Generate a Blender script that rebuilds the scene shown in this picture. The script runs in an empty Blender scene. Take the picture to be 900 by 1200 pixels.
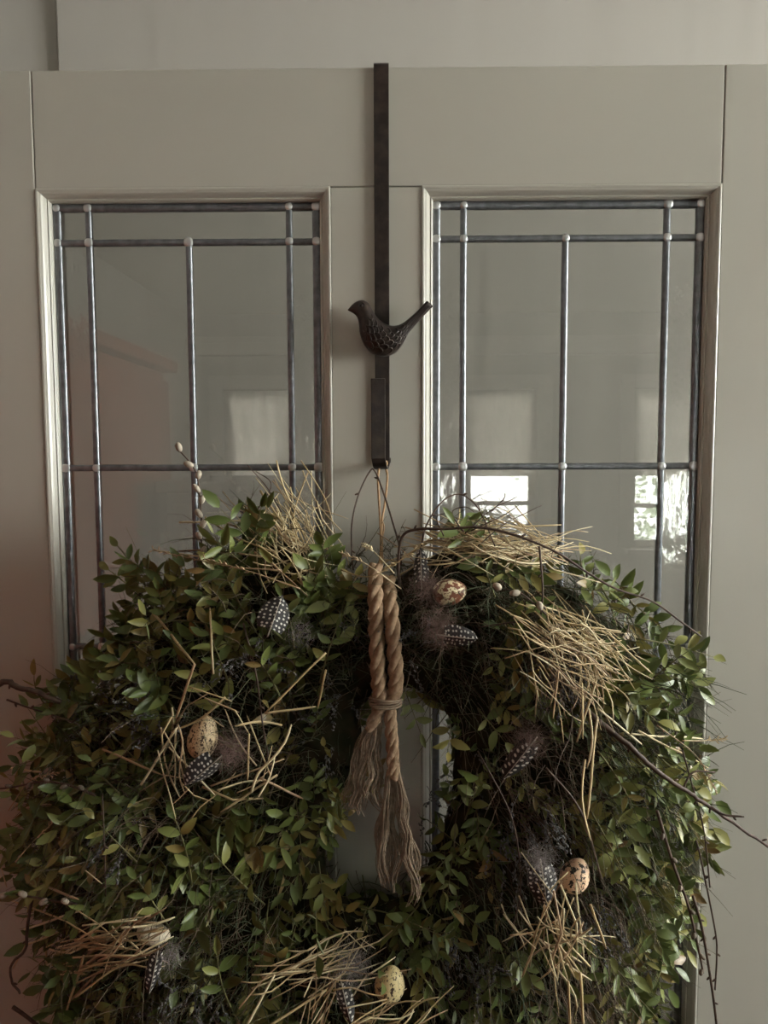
import bpy, bmesh, math, random
import numpy as np
from mathutils import Vector, Matrix, Quaternion
random.seed(7)
rnd = random.random
U = random.uniform
G = random.gauss
PI = math.pi
sc = bpy.context.scene
COL = sc.collection

# ------------------------------------------------------------------ camera
F = 900.0
DIST = 0.80                       # camera to door face
EYE = Vector((0.0, -DIST, 1.66))
PITCH, YAW, ROLL = map(math.radians, (4.622, 0.590, -0.209))
def cam_axes():
    cp, sp, cy, sy, cr, sr = (math.cos(PITCH), math.sin(PITCH), math.cos(YAW),
                              math.sin(YAW), math.cos(ROLL), math.sin(ROLL))
    B = Matrix(((1, 0, 0), (0, 0, 1), (0, -1, 0)))
    Ry = Matrix(((cy, sy, 0), (-sy, cy, 0), (0, 0, 1)))
    Rp = Matrix(((1, 0, 0), (0, cp, -sp), (0, sp, cp)))
    Rr = Matrix(((cr, sr, 0), (-sr, cr, 0), (0, 0, 1)))
    return Rr @ Rp @ B @ Ry
M3 = cam_axes()
M3T = M3.transposed()
cam = bpy.data.cameras.new('camera')
cam.sensor_fit = 'HORIZONTAL'
cam.sensor_width = 36.0
cam.lens = 36.0 * F / 900.0
cam.clip_start = 0.02
camo = bpy.data.objects.new('camera', cam)
camo.matrix_world = Matrix.Translation(EYE) @ M3T.to_4x4()
COL.objects.link(camo)
sc.camera = camo
def at(px, py, y=0.0):
    """world point seen at photo pixel (px, py) on the vertical plane at depth y"""
    d = M3T @ Vector(((px - 450) / F, (600 - py) / F, -1.0))
    return EYE + d * ((y + DIST) / d.y)
def pxm(y=0.0):
    return (DIST + y) / F

# ------------------------------------------------------------------ world, light, exposure
w = bpy.data.worlds.new('overcast_sky')
sc.world = w
w.use_nodes = True
bg = w.node_tree.nodes['Background']
bg.inputs[0].default_value = (0.97, 1.0, 0.97, 1)
bg.inputs[1].default_value = 18.0
vs = sc.view_settings
vs.view_transform = 'Standard'
vs.look = 'None'
vs.gamma = 1.0
vs.exposure = 2.2
vs.use_curve_mapping = False
sc.cycles.max_bounces = 10
sc.cycles.diffuse_bounces = 5
sc.cycles.transparent_max_bounces = 24
sc.cycles.use_denoising = True
sc.cycles.sample_clamp_indirect = 4.0

Y_FRONT = -4.30                   # window wall behind the camera
WINS = [(0.49, 0.97, 1.02, 2.06), (1.60, 2.34, 1.00, 2.06), (-1.12, -0.66, 1.12, 2.06)]
for (x0, x1, z0, z1) in WINS:
    L = bpy.data.lights.new('daylight_portal', 'AREA')
    L.shape = 'RECTANGLE'
    L.size = x1 - x0
    L.size_y = z1 - z0
    L.cycles.is_portal = True
    lo = bpy.data.objects.new('daylight_portal', L)
    lo.location = ((x0 + x1) / 2, Y_FRONT - 0.10, (z0 + z1) / 2)
    lo.rotation_euler = (PI / 2, 0, 0)
    COL.objects.link(lo)
X_R = 2.6                         # right wall, with a high window near the door
SIDEWIN = (-1.30, 0.22, 1.45, 2.47)   # y0, y1, z0, z1
L = bpy.data.lights.new('daylight_portal', 'AREA')
L.shape = 'RECTANGLE'
L.size = SIDEWIN[1] - SIDEWIN[0]
L.size_y = SIDEWIN[3] - SIDEWIN[2]
L.cycles.is_portal = True
lo = bpy.data.objects.new('daylight_portal', L)
lo.location = (X_R + 0.10, (SIDEWIN[0] + SIDEWIN[1]) / 2, (SIDEWIN[2] + SIDEWIN[3]) / 2)
lo.rotation_euler = (PI / 2, 0, PI / 2)
COL.objects.link(lo)

# ------------------------------------------------------------------ object helpers
WM = {}                           # world matrix of every object, kept by hand
def put(o, parent=None, m=None):
    m = m or Matrix()
    WM[o.name] = m
    COL.objects.link(o)
    if parent is not None:
        o.parent = parent
        o.matrix_basis = WM[parent.name].inverted() @ m
    else:
        o.matrix_basis = m
    return o
def tag(o, label=None, cat=None, group=None, kind=None):
    if label: o['label'] = label
    if cat: o['category'] = cat
    if group: o['group'] = group
    if kind: o['kind'] = kind
    return o
def empty(name, loc, label, cat, group=None, kind=None):
    o = bpy.data.objects.new(name, None)
    o.empty_display_size = 0.02
    put(o, None, Matrix.Translation(loc))
    return tag(o, label, cat, group, kind)
def mesh_from(name, V, Fc, mat, smooth=True, var=None):
    me = bpy.data.meshes.new(name)
    me.from_pydata(V, [], Fc)
    if mat: me.materials.append(mat)
    if smooth:
        me.polygons.foreach_set('use_smooth', [True] * len(me.polygons))
    if var is not None:
        a = me.attributes.new('var', 'FLOAT', 'POINT')
        a.data.foreach_set('value', var)
    me.update()
    return me
class Buf:
    """collects geometry in world space; built as ONE mesh object"""
    def __init__(s): s.V = []; s.F = []; s.A = []
    def add(s, V, Fc, a=0.5):
        n = len(s.V)
        s.V += [tuple(v) for v in V]
        s.F += [tuple(i + n for i in f) for f in Fc]
        s.A += [a] * len(V)
    def box(s, a, b):
        (x0, y0, z0), (x1, y1, z1) = a, b
        s.add([(x0, y0, z0), (x1, y0, z0), (x1, y1, z0), (x0, y1, z0), (x0, y0, z1), (x1, y0, z1), (x1, y1, z1), (x0, y1, z1)],
              [(0, 3, 2, 1), (4, 5, 6, 7), (0, 1, 5, 4), (1, 2, 6, 5), (2, 3, 7, 6), (3, 0, 4, 7)])
    def tube(s, pts, rad, k=6, a=0.5, cap=True):
        pts = [Vector(p) for p in pts]
        n = len(pts)
        if not hasattr(rad, '__len__'): rad = [rad] * n
        V = []; Fc = []
        up = None
        for i in range(n):
            t = (pts[min(i + 1, n - 1)] - pts[max(i - 1, 0)])
            t = t.normalized() if t.length > 1e-9 else Vector((0, 0, 1))
            if up is None:
                up = t.orthogonal().normalized()
            else:
                up = (up - t * up.dot(t))
                up = up.normalized() if up.length > 1e-6 else t.orthogonal().normalized()
            b = t.cross(up)
            for j in range(k):
                c = 2 * PI * j / k
                V.append(pts[i] + (up * math.cos(c) + b * math.sin(c)) * rad[i])
        for i in range(n - 1):
            for j in range(k):
                Fc.append((i * k + j, i * k + (j + 1) % k, (i + 1) * k + (j + 1) % k, (i + 1) * k + j))
        if cap:
            Fc.append(tuple(range(k))[::-1]); Fc.append(tuple((n - 1) * k + j for j in range(k)))
        s.add(V, Fc, a)
    def ball(s, c, r, seg=8, rings=6, a=0.5, axis=None):
        """ellipsoid; r scalar or (r across, r along axis)"""
        ra, rl = (r, r) if not hasattr(r, '__len__') else r
        q = Vector((0, 0, 1)).rotation_difference(Vector(axis)) if axis is not None else Quaternion()
        c = Vector(c)
        V = [c + q @ Vector((0, 0, -rl))]; Fc = []
        for i in range(1, rings):
            th = -PI / 2 + PI * i / rings
            for j in range(seg):
                ph = 2 * PI * j / seg
                V.append(c + q @ Vector((ra * math.cos(th) * math.cos(ph), ra * math.cos(th) * math.sin(ph), rl * math.sin(th))))
        V.append(c + q @ Vector((0, 0, rl)))
        for j in range(seg):
            Fc.append((0, 1 + (j + 1) % seg, 1 + j))
            Fc.append((len(V) - 1, 1 + (rings - 2) * seg + j, 1 + (rings - 2) * seg + (j + 1) % seg))
        for i in range(rings - 2):
            for j in range(seg):
                p = 1 + i * seg
                Fc.append((p + j, p + (j + 1) % seg, p + seg + (j + 1) % seg, p + seg + j))
        s.add(V, Fc, a)
    def build(s, name, mat, parent=None, origin=None, smooth=True, bevel=0, **kw):
        if origin is None:
            origin = Vector(s.V[0]) if parent is not None and s.V else Vector((0, 0, 0))
        o3 = Vector(origin)
        V = (np.array(s.V) - np.array(o3)).tolist()
        me = mesh_from(name, V, s.F, mat, smooth, s.A)
        o = bpy.data.objects.new(name, me)
        put(o, parent, Matrix.Translation(o3))
        if bevel:
            md = o.modifiers.new('bevel', 'BEVEL'); md.width = bevel; md.segments = 2
            md.limit_method = 'ANGLE'
        return tag(o, **kw)
def rndv(s=1.0): return Vector((G(0, s), G(0, s), G(0, s)))
def spline(pts, n):
    """Catmull-Rom through pts"""
    P = [Vector(p) for p in pts]
    P = [P[0] * 2 - P[1]] + P + [P[-1] * 2 - P[-2]]
    out = []
    m = len(P) - 3
    for i in range(n + 1):
        u = i / n * m
        k = min(int(u), m - 1); t = u - k
        a, b, c, d = P[k:k + 4]
        out.append(0.5 * ((2 * b) + (c - a) * t + (2 * a - 5 * b + 4 * c - d) * t * t + (3 * b - a - 3 * c + d) * t ** 3))
    return out
def pts_px(lst, y):
    """list of (px,py[,depth]) to world"""
    return [at(p[0], p[1], p[2] if len(p) > 2 else y) for p in lst]

# ------------------------------------------------------------------ materials
def srgb(r, g, b):
    f = lambda c: (c / 255 / 12.92) if c / 255 <= 0.04045 else ((c / 255 + 0.055) / 1.055) ** 2.4
    return (f(r), f(g), f(b), 1)
class Mat:
    def __init__(s, name, col=(0.5, 0.5, 0.5, 1), rough=0.5, metal=0.0, spec=0.5):
        s.m = bpy.data.materials.new(name); s.m.use_nodes = True
        s.t = s.m.node_tree; s.p = s.t.nodes['Principled BSDF']
        s.set('Base Color', col); s.set('Roughness', rough); s.set('Metallic', metal); s.set('Specular IOR Level', spec)
    def set(s, k, v): s.p.inputs[k].default_value = v
    def n(s, typ, **kw):
        nd = s.t.nodes.new(typ)
        for k, v in kw.items():
            if k in ('ins',):
                for kk, vv in v.items(): nd.inputs[kk].default_value = vv
            else: setattr(nd, k, v)
        return nd
    def l(s, a, b): s.t.links.new(a, b)
    def ramp(s, src, stops, interp='LINEAR'):
        r = s.n('ShaderNodeValToRGB'); e = r.color_ramp.elements; r.color_ramp.interpolation = interp
        while len(e) < len(stops): e.new(0.5)
        for i, (p, c) in enumerate(stops): e[i].position = p; e[i].color = c
        s.l(src, r.inputs[0]); return r.outputs[0]
    def noise(s, scale, detail=3, coord='Object', vec=(1, 1, 1), rough=0.5):
        tc = s.n('ShaderNodeTexCoord'); mp = s.n('ShaderNodeMapping'); mp.inputs['Scale'].default_value = vec
        s.l(tc.outputs[coord], mp.inputs[0])
        nz = s.n('ShaderNodeTexNoise', ins={'Scale': scale, 'Detail': detail, 'Roughness': rough}); s.l(mp.outputs[0], nz.inputs['Vector'])
        return nz.outputs['Fac']
    def bump(s, fac, strength=0.2, dist=0.001):
        b = s.n('ShaderNodeBump', ins={'Strength': strength, 'Distance': dist}); s.l(fac, b.inputs['Height']); s.l(b.outputs[0], s.p.inputs['Normal'])
        return b
    def base(s, out): s.l(out, s.p.inputs['Base Color'])

def paint(name, col, rough=0.38):
    m = Mat(name, col, rough)
    c2 = tuple(min(1, c * 0.93) for c in col[:3]) + (1,)
    m.base(m.ramp(m.noise(3, 3), [(0.3, c2), (0.7, col)]))
    m.bump(m.noise(90, 4, vec=(1, 1, 0.18)), 0.05, 0.0012)
    return m.m
def wood(name, c1, c2, rough=0.5):
    m = Mat(name, c1, rough)
    m.base(m.ramp(m.noise(14, 5, vec=(1, 1, 0.12)), [(0.35, c1), (0.65, c2)]))
    m.bump(m.noise(40, 4, vec=(1, 1, 0.1)), 0.2, 0.001)
    return m.m
PAINT = paint('door_paint', srgb(176, 172, 161), 0.30)
def plaster(name, col):
    m = Mat(name, col, 0.6)
    m.bump(m.noise(13, 2, vec=(1, 1, 0.05)), 0.25, 0.012)
    return m.m
WALL = plaster('wall_paint', srgb(166, 161, 153))
BOUNCE_RED = wood('bounce_red_wood', srgb(104, 46, 26), srgb(118, 56, 34), 0.5)
CEIL = paint('ceiling_paint', srgb(190, 186, 176), 0.8)
WHITE = paint('window_paint', srgb(190, 187, 178), 0.5)
ADDED_WALL = paint('added_wall_paint', srgb(228, 229, 230), 0.9)
SHRUB = paint('shrub_leaf', srgb(84, 96, 74), 0.6)
OAK = wood('floor_oak', srgb(66, 46, 34), srgb(84, 60, 44))
BLOCKER_WOOD = wood('blocker_dark_wood', srgb(62, 38, 28), srgb(84, 52, 38), 0.45)

def mat_lead():
    m = Mat('lead', srgb(112, 114, 118), 0.42, 0.75)
    f = m.noise(120, 4)
    m.base(m.ramp(f, [(0.3, srgb(104, 106, 110)), (0.7, srgb(134, 136, 140))]))
    m.bump(f, 0.10, 0.0008)
    return m.m
LEAD = mat_lead()
def mat_solder():
    m = Mat('solder', srgb(205, 206, 206), 0.30, 0.7)
    m.bump(m.noise(300, 3), 0.3, 0.0006)
    return m.m
SOLDER = mat_solder()
def mat_iron():
    m = Mat('cast_iron', srgb(38, 32, 30), 0.36, 0.5)
    f = m.noise(70, 5)
    m.base(m.ramp(f, [(0.4, srgb(46, 39, 36)), (0.75, srgb(74, 62, 56))]))
    m.bump(m.noise(260, 4), 0.25, 0.0008)
    return m.m
IRON = mat_iron()
def mat_glass(name, wav, scale, vec):
    """thin window glass: clear transmission + mirror reflection by Fresnel"""
    m = bpy.data.materials.new(name); m.use_nodes = True
    t = m.node_tree; t.nodes.clear()
    N = t.nodes.new; Lk = t.links.new
    out = N('ShaderNodeOutputMaterial'); mix = N('ShaderNodeMixShader')
    tr = N('ShaderNodeBsdfTransparent'); tr.inputs[0].default_value = (0.81, 0.81, 0.80, 1)
    gl = N('ShaderNodeBsdfGlossy'); gl.inputs['Roughness'].default_value = 0.015
    gl.inputs['Color'].default_value = (1, 1, 1, 1)
    fr = N('ShaderNodeFresnel'); fr.inputs[0].default_value = 1.52
    mu = N('ShaderNodeMath'); mu.operation = 'MULTIPLY'; mu.inputs[1].default_value = 2.0; mu.use_clamp = True
    tc = N('ShaderNodeTexCoord'); mp = N('ShaderNodeMapping'); mp.inputs['Scale'].default_value = vec
    nz = N('ShaderNodeTexNoise'); nz.inputs['Scale'].default_value = scale; nz.inputs['Detail'].default_value = 3.0
    bp = N('ShaderNodeBump'); bp.inputs['Strength'].default_value = wav; bp.inputs['Distance'].default_value = 0.002
    Lk(tc.outputs['Object'], mp.inputs[0]); Lk(mp.outputs[0], nz.inputs['Vector']); Lk(nz.outputs['Fac'], bp.inputs['Height'])
    Lk(bp.outputs[0], gl.inputs['Normal']); Lk(bp.outputs[0], fr.inputs['Normal'])
    Lk(fr.outputs[0], mu.inputs[0]); Lk(mu.outputs[0], mix.inputs[0]); Lk(tr.outputs[0], mix.inputs[1]); Lk(gl.outputs[0], mix.inputs[2])
    Lk(mix.outputs[0], out.inputs[0])
    return m
GLASS = mat_glass('clear_glass', 0.03, 9, (1, 1, 0.6))
RIPPLE = mat_glass('rippled_glass', 0.55, 60, (1, 1, 0.45))
WINGLASS = mat_glass('window_glass', 0.0, 5, (1, 1, 1))
def mat_cloth(name, col, transl):
    m = Mat(name, col, 0.9)
    tr = m.n('ShaderNodeBsdfTranslucent'); tr.inputs[0].default_value = col
    mx = m.n('ShaderNodeMixShader'); mx.inputs[0].default_value = transl
    out = [n for n in m.t.nodes if n.type == 'OUTPUT_MATERIAL'][0]
    f = m.noise(40, 4, vec=(1, 1, 0.2))
    c2 = tuple(c * 0.6 for c in col[:3]) + (1,)
    r = m.ramp(f, [(0.3, c2), (0.7, col)])
    m.base(r); m.l(r, tr.inputs[0])
    m.l(m.p.outputs[0], mx.inputs[1]); m.l(tr.outputs[0], mx.inputs[2]); m.l(mx.outputs[0], out.inputs[0])
    return m.m
BLIND = mat_cloth('linen_blind', srgb(172, 166, 156), 0.48)
NET = mat_cloth('net_curtain', srgb(200, 200, 200), 0.6)

def mat_leaf(name, stops, transl=0.18, rough=0.42):
    m = Mat(name, (0.1, 0.15, 0.05, 1), rough)
    at_ = m.n('ShaderNodeAttribute'); at_.attribute_name = 'var'
    oi = m.n('ShaderNodeObjectInfo')
    add = m.n('ShaderNodeMath', operation='ADD'); m.l(at_.outputs['Fac'], add.inputs[0]); m.l(oi.outputs['Random'], add.inputs[1])
    fr = m.n('ShaderNodeMath', operation='FRACT'); m.l(add.outputs[0], fr.inputs[0])
    c = m.ramp(fr.outputs[0], stops)
    ge = m.n('ShaderNodeNewGeometry')
    mixc = m.n('ShaderNodeMixRGB', blend_type='MIX'); mixc.inputs['Color2'].default_value = srgb(140, 146, 112)
    k = m.n('ShaderNodeMath', operation='MULTIPLY'); k.inputs[1].default_value = 0.45
    m.l(ge.outputs['Backfacing'], k.inputs[0]); m.l(k.outputs[0], mixc.inputs['Fac']); m.l(c, mixc.inputs['Color1'])
    m.base(mixc.outputs[0])
    tr = m.n('ShaderNodeBsdfTranslucent'); m.l(mixc.outputs[0], tr.inputs[0])
    mx = m.n('ShaderNodeMixShader'); mx.inputs[0].default_value = transl
    out = [n for n in m.t.nodes if n.type == 'OUTPUT_MATERIAL'][0]
    m.l(m.p.outputs[0], mx.inputs[1]); m.l(tr.outputs[0], mx.inputs[2]); m.l(mx.outputs[0], out.inputs[0])
    return m.m
LEAF = mat_leaf('green_leaf', [(0.0, srgb(78, 90, 44)), (0.35, srgb(96, 108, 54)), (0.7, srgb(120, 124, 68)), (0.88, srgb(136, 130, 70)), (1.0, srgb(122, 96, 58))])
LEAFY = mat_leaf('olive_leaf', [(0.0, srgb(118, 110, 52)), (0.6, srgb(138, 122, 60)), (1.0, srgb(126, 92, 56))])
THREAD = mat_leaf('fine_grass', [(0.0, srgb(48, 58, 34)), (0.45, srgb(66, 72, 42)), (0.7, srgb(80, 68, 46)), (1.0, srgb(72, 54, 40))], 0.05, 0.7)
BROWNTH = mat_leaf('dry_brown_grass', [(0.0, srgb(84, 68, 48)), (0.5, srgb(96, 78, 58)), (1.0, srgb(66, 50, 38))], 0.05, 0.7)
SEED = mat_leaf('grey_seed_head', [(0.0, srgb(84, 84, 84)), (0.6, srgb(110, 108, 106)), (1.0, srgb(78, 72, 66))], 0.05, 0.8)
STRAW = mat_leaf('dry_straw', [(0.0, srgb(196, 174, 130)), (0.35, srgb(172, 148, 108)), (0.7, srgb(218, 204, 166)), (0.85, srgb(170, 142, 108)), (1.0, srgb(136, 108, 80))], 0.1, 0.5)
def simple(name, c1, c2, rough, scale, bstr=0.2, spec=0.3):
    m = Mat(name, c1, rough, spec=spec)
    f = m.noise(scale, 4)
    m.base(m.ramp(f, [(0.35, c1), (0.65, c2)])); m.bump(f, bstr, 0.001)
    return m.m
BARK = simple('dark_bark', srgb(58, 44, 36), srgb(84, 66, 54), 0.6, 160)
GREENBARK = simple('green_stem', srgb(92, 92, 56), srgb(108, 98, 64), 0.6, 160)
BASE_DARK = simple('base_dark_fill', srgb(34, 36, 22), srgb(54, 46, 32), 0.95, 60, 0.8, 0.1)
BUD = simple('grey_bud', srgb(118, 108, 96), srgb(92, 78, 68), 0.6, 300, 0.3)
CATKIN = simple('catkin_fur', srgb(176, 166, 150), srgb(150, 138, 124), 0.95, 300, 0.5, 0.1)
ROPE = simple('jute_rope', srgb(124, 101, 80), srgb(148, 124, 100), 0.9, 220, 0.5, 0.1)
FRAY = simple('jute_fibre', srgb(118, 102, 86), srgb(146, 128, 108), 0.9, 150, 0.2, 0.1)
TWINE = simple('natural_twine', srgb(176, 146, 112), srgb(150, 120, 90), 0.9, 200, 0.3, 0.1)
DOWN = simple('brown_down', srgb(112, 92, 84), srgb(134, 112, 104), 0.95, 60, 0.1, 0.1)
GREYDOWN = simple('grey_down', srgb(132, 124, 120), srgb(160, 152, 148), 0.95, 60, 0.1, 0.1)
QUILL = simple('pale_quill', srgb(170, 160, 146), srgb(150, 140, 128), 0.5, 100)
def mat_feather():
    m = Mat('dotted_feather', srgb(34, 28, 26), 0.6)
    uv = m.n('ShaderNodeUVMap'); uv.uv_map = 'uv'
    mp = m.n('ShaderNodeMapping'); mp.inputs['Scale'].default_value = (5.2, 8.5, 1); m.l(uv.outputs[0], mp.inputs[0])
    vo = m.n('ShaderNodeTexVoronoi', voronoi_dimensions='2D', ins={'Scale': 1.0, 'Randomness': 0.5}); m.l(mp.outputs[0], vo.inputs['Vector'])
    m.base(m.ramp(vo.outputs['Distance'], [(0.20, srgb(200, 194, 184)), (0.28, srgb(30, 25, 24))]))
    wv = m.n('ShaderNodeTexWave', ins={'Scale': 14.0, 'Distortion': 0.5}, bands_direction='Y'); m.l(uv.outputs[0], wv.inputs['Vector'])
    m.bump(wv.outputs['Fac'], 0.3, 0.0006)
    return m.m
FEATHER = mat_feather()
def mat_egg(name, ground, ground2, spot, scale, thr, soft, scale2=None, thr2=0.6):
    m = Mat(name, ground, 0.45, spec=0.35)
    g = m.ramp(m.noise(30, 3), [(0.35, ground), (0.7, ground2)])
    f = m.noise(scale, 4, rough=0.6)
    a = m.ramp(f, [(thr, (0, 0, 0, 1)), (thr + soft, (1, 1, 1, 1))])
    mx = m.n('ShaderNodeMixRGB'); m.l(a, mx.inputs['Fac']); m.l(g, mx.inputs['Color1']); mx.inputs['Color2'].default_value = spot
    o = mx.outputs[0]
    if scale2:
        f2 = m.noise(scale2, 2)
        a2 = m.ramp(f2, [(thr2, (0, 0, 0, 1)), (thr2 + 0.03, (1, 1, 1, 1))])
        m2 = m.n('ShaderNodeMixRGB'); m.l(a2, m2.inputs['Fac']); m.l(o, m2.inputs['Color1']); m2.inputs['Color2'].default_value = spot
        o = m2.outputs[0]
    m.base(o); m.bump(f, 0.08, 0.0005)
    return m.m

# ------------------------------------------------------------------ room
Y_BACK = 0.50
def S(name, buf, mat, label, cat, smooth=False, bevel=0):
    return buf.build(name, mat, None, None, smooth, bevel, label=label, cat=cat, kind='structure')
X_L, Z_C = -1.35, 2.55
b = Buf(); b.box((at(66, 40, Y_BACK).x, Y_BACK, 0), (X_R, Y_BACK + 0.1, Z_C)); S('wall_back', b, WALL, 'pale greige painted wall seen above the top of the door', 'wall', bevel=0.003)
b = Buf(); b.box((X_L, Y_BACK + 0.012, 0), (at(63.5, 40, Y_BACK).x, Y_BACK + 0.1, Z_C)); S('trim_1', b, WALL, 'slightly recessed painted strip of wall at the top left corner', 'wall', bevel=0.002)
b = Buf(); b.box((X_L - 0.1, Y_FRONT - 0.2, 0), (X_L, Y_BACK + 0.1, Z_C)); S('wall_left', b, WALL, 'greige wall left of the door, outside the picture', 'wall')
b = Buf(); 
a_, c_, d_, e_ = SIDEWIN
b.box((X_R, Y_FRONT - 0.2, 0), (X_R + 0.2, a_, Z_C)); b.box((X_R, c_, 0), (X_R + 0.2, Y_BACK + 0.1, Z_C)); b.box((X_R, a_, 0), (X_R + 0.2, c_, d_)); b.box((X_R, a_, e_), (X_R + 0.2, c_, Z_C)); S('wall_right', b, WALL, 'greige wall to the right, outside the picture', 'wall')
b = Buf(); b.box((X_L - 0.1, Y_FRONT - 0.2, -0.1), (X_R + 0.1, Y_BACK + 0.1, 0)); S('floor', b, OAK, 'brown oak floor below the door', 'floor')
b = Buf(); b.box((X_L - 0.1, Y_FRONT - 0.2, Z_C), (X_R + 0.1, Y_BACK + 0.1, Z_C + 0.1)); S('ceiling', b, CEIL, 'off-white ceiling above the door', 'ceiling')
# window wall: built round its openings
b = Buf()
ws = sorted(WINS)
xs = [X_L] + [v for q in ws for v in q[:2]] + [X_R]
for i in range(0, len(xs), 2):
    b.box((xs[i], Y_FRONT - 0.2, 0), (xs[i + 1], Y_FRONT, Z_C))
for (x0, x1, z0, z1) in ws:
    b.box((x0, Y_FRONT - 0.2, 0), (x1, Y_FRONT, z0)); b.box((x0, Y_FRONT - 0.2, z1), (x1, Y_FRONT, Z_C))
S('wall_front', b, WALL, 'greige window wall mirrored dimly in the leaded glass', 'wall')
b = Buf(); b.box((X_L, Y_FRONT, 2.28), (X_R, Y_FRONT + 0.08, 2.36)); b.box((X_L, Y_FRONT, 2.36), (X_R, Y_FRONT + 0.05, 2.40))
S('trim_2', b, WHITE, 'painted cornice along the window wall, mirrored in the glass', 'trim', bevel=0.006)
def window(idx, x0, x1, z0, z1, blind, lights, label, xf=None):
    """built against a wall face at y = 0 with the room on +y, then moved by xf"""
    xf = xf or Matrix.Translation((0, Y_FRONT, 0))
    t = empty('window_%d' % idx, xf @ Vector(((x0 + x1) / 2, -0.1, z0)), label, 'window', None, 'structure')
    def mk(q, name, mat, smooth=False, bevel=0):
        q.V = [tuple(xf @ Vector(v)) for v in q.V]
        return q.build(name, mat, t, smooth=smooth, bevel=bevel)
    y0, y1 = -0.13, -0.07
    f = Buf()
    e = 0.045
    f.box((x0, y0, z0), (x0 + e, y1, z1)); f.box((x1 - e, y0, z0), (x1, y1, z1))
    f.box((x0 + e, y0, z0), (x1 - e, y1, z0 + e)); f.box((x0 + e, y0, z1 - e), (x1 - e, y1, z1))
    mk(f, 'window_frame', WHITE, bevel=0.004)
    n = lights
    wd = (x1 - x0 - 2 * e) / n
    for i in range(1, n):
        m = Buf(); m.box((x0 + e + i * wd - 0.02, y0, z0 + e), (x0 + e + i * wd + 0.02, y1, z1 - e)); mk(m, 'mullion', WHITE)
    m = Buf(); m.box((x0 + e, y0 + 0.015, z0 + 0.26), (x1 - e, y1 - 0.015, z0 + 0.29)); mk(m, 'glazing_bar', WHITE)
    for i in range(n):
        p = Buf(); p.box((x0 + e + i * wd, -0.102, z0 + e), (x0 + e + (i + 1) * wd, -0.098, z1 - e)); mk(p, 'pane', WINGLASS)
    s = Buf(); s.box((x0 - 0.05, -0.06, z0 - 0.035), (x1 + 0.05, 0.10, z0)); mk(s, 'window_sill', WHITE, bevel=0.006)
    for q in ((x0 - 0.09, z0, x0, z1 + 0.09), (x1, z0, x1 + 0.09, z1 + 0.09), (x0, z1, x1, z1 + 0.09)):
        a = Buf(); a.box((q[0], 0, q[1]), (q[2], 0.02, q[3])); mk(a, 'architrave', WHITE, bevel=0.004)
    if not blind: return
    for zb, zt_, nt in ([(1.47, z1, 0)] if blind == 'blind' else [(1.47, z1, 0), (z0, 1.48, 1)]):
     bl = Buf()
     nx = 40
     V = []; Fc = []
     for i in range(nx + 1):
        x = x0 + 0.005 + (x1 - x0 - 0.01) * i / nx
        y = -0.04 + (0.014 * math.sin(i * 1.3) if nt else 0.003 * math.sin(i * .8))
        V += [(x, y, zb + 0.01), (x, y, zt_ - 0.005)]
     for i in range(nx): Fc.append((2 * i, 2 * i + 2, 2 * i + 3, 2 * i + 1))
     bl.add(V, Fc)
     mk(bl, 'net_curtain' if nt else 'blind', NET if nt else BLIND, True)
window(1, *WINS[0], 'blind', 1, 'small bright window with lowered blind, mirrored in the right glass')
window(2, *WINS[1], 'blind', 2, 'wide bright window with lowered blind, mirrored at the right edge of the glass')
window(3, *WINS[2], 'net', 1, 'narrow net-curtained window mirrored in the left glass')
window(4, *SIDEWIN, None, 4, 'high window in the right wall, outside the picture', Matrix.Translation((X_R, 0, 0)) @ Matrix.Rotation(PI / 2, 4, 'Z'))

# wall added outside to dim the front windows, and mirrored behind them
b = Buf(); b.box((-5, -6.6, -0.6), (7, -6.35, 5.0)); S('wall_added_outside', b, ADDED_WALL, 'pale wall added outside to dim the windows, only mirrored in the glass', 'wall')
sh = Buf()
for k in range(900):
    p = Vector((2.0 + G(0, .35), -5.55 + G(0, .2), 1.0 + G(0, .45))); d = rndv(1).normalized(); e_ = d.orthogonal().normalized() * .025; l_ = U(.05, .09)
    sh.add([p, p + d * l_ * .5 + e_, p + d * l_, p + d * l_ * .5 - e_], [(0, 1, 2, 3)])
tag(sh.build('garden_shrub', SHRUB, None, (2.0, -5.55, 0.0)), 'leafy shrub outside the window, mirrored in the right glass', 'shrub', None, 'stuff')

# added out of view: cupboard giving red bounce and shade left of the door
cb = empty('bounce_cupboard', (-1.0, -0.8, 0), 'added unseen reddish cupboard on the left, for red bounce light and shade', 'cupboard')
b = Buf(); b.box((-1.33, -1.55, 0.06), (-0.70, -0.10, 1.90)); b.build('body', BOUNCE_RED, cb, smooth=False, bevel=0.006)
b = Buf(); b.box((-1.34, -1.57, 1.90), (-0.66, -0.08, 1.935)); b.build('top', BOUNCE_RED, cb, smooth=False, bevel=0.006)
b = Buf(); b.box((-1.31, -1.53, 0.0), (-0.73, -0.12, 0.06)); b.build('plinth', BOUNCE_RED, cb, smooth=False)
for y0, y1, ky in ((-1.53, -0.83, -0.89), (-0.82, -0.12, -0.76)):
    d = Buf(); d.box((-0.70, y0, 0.10), (-0.678, y1, 1.87)); do = d.build('door', BOUNCE_RED, cb, smooth=False, bevel=0.004)
    k = Buf(); k.ball((-0.664, ky, 1.0), 0.016, 10, 8); k.build('knob', LEAD, do)

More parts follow.
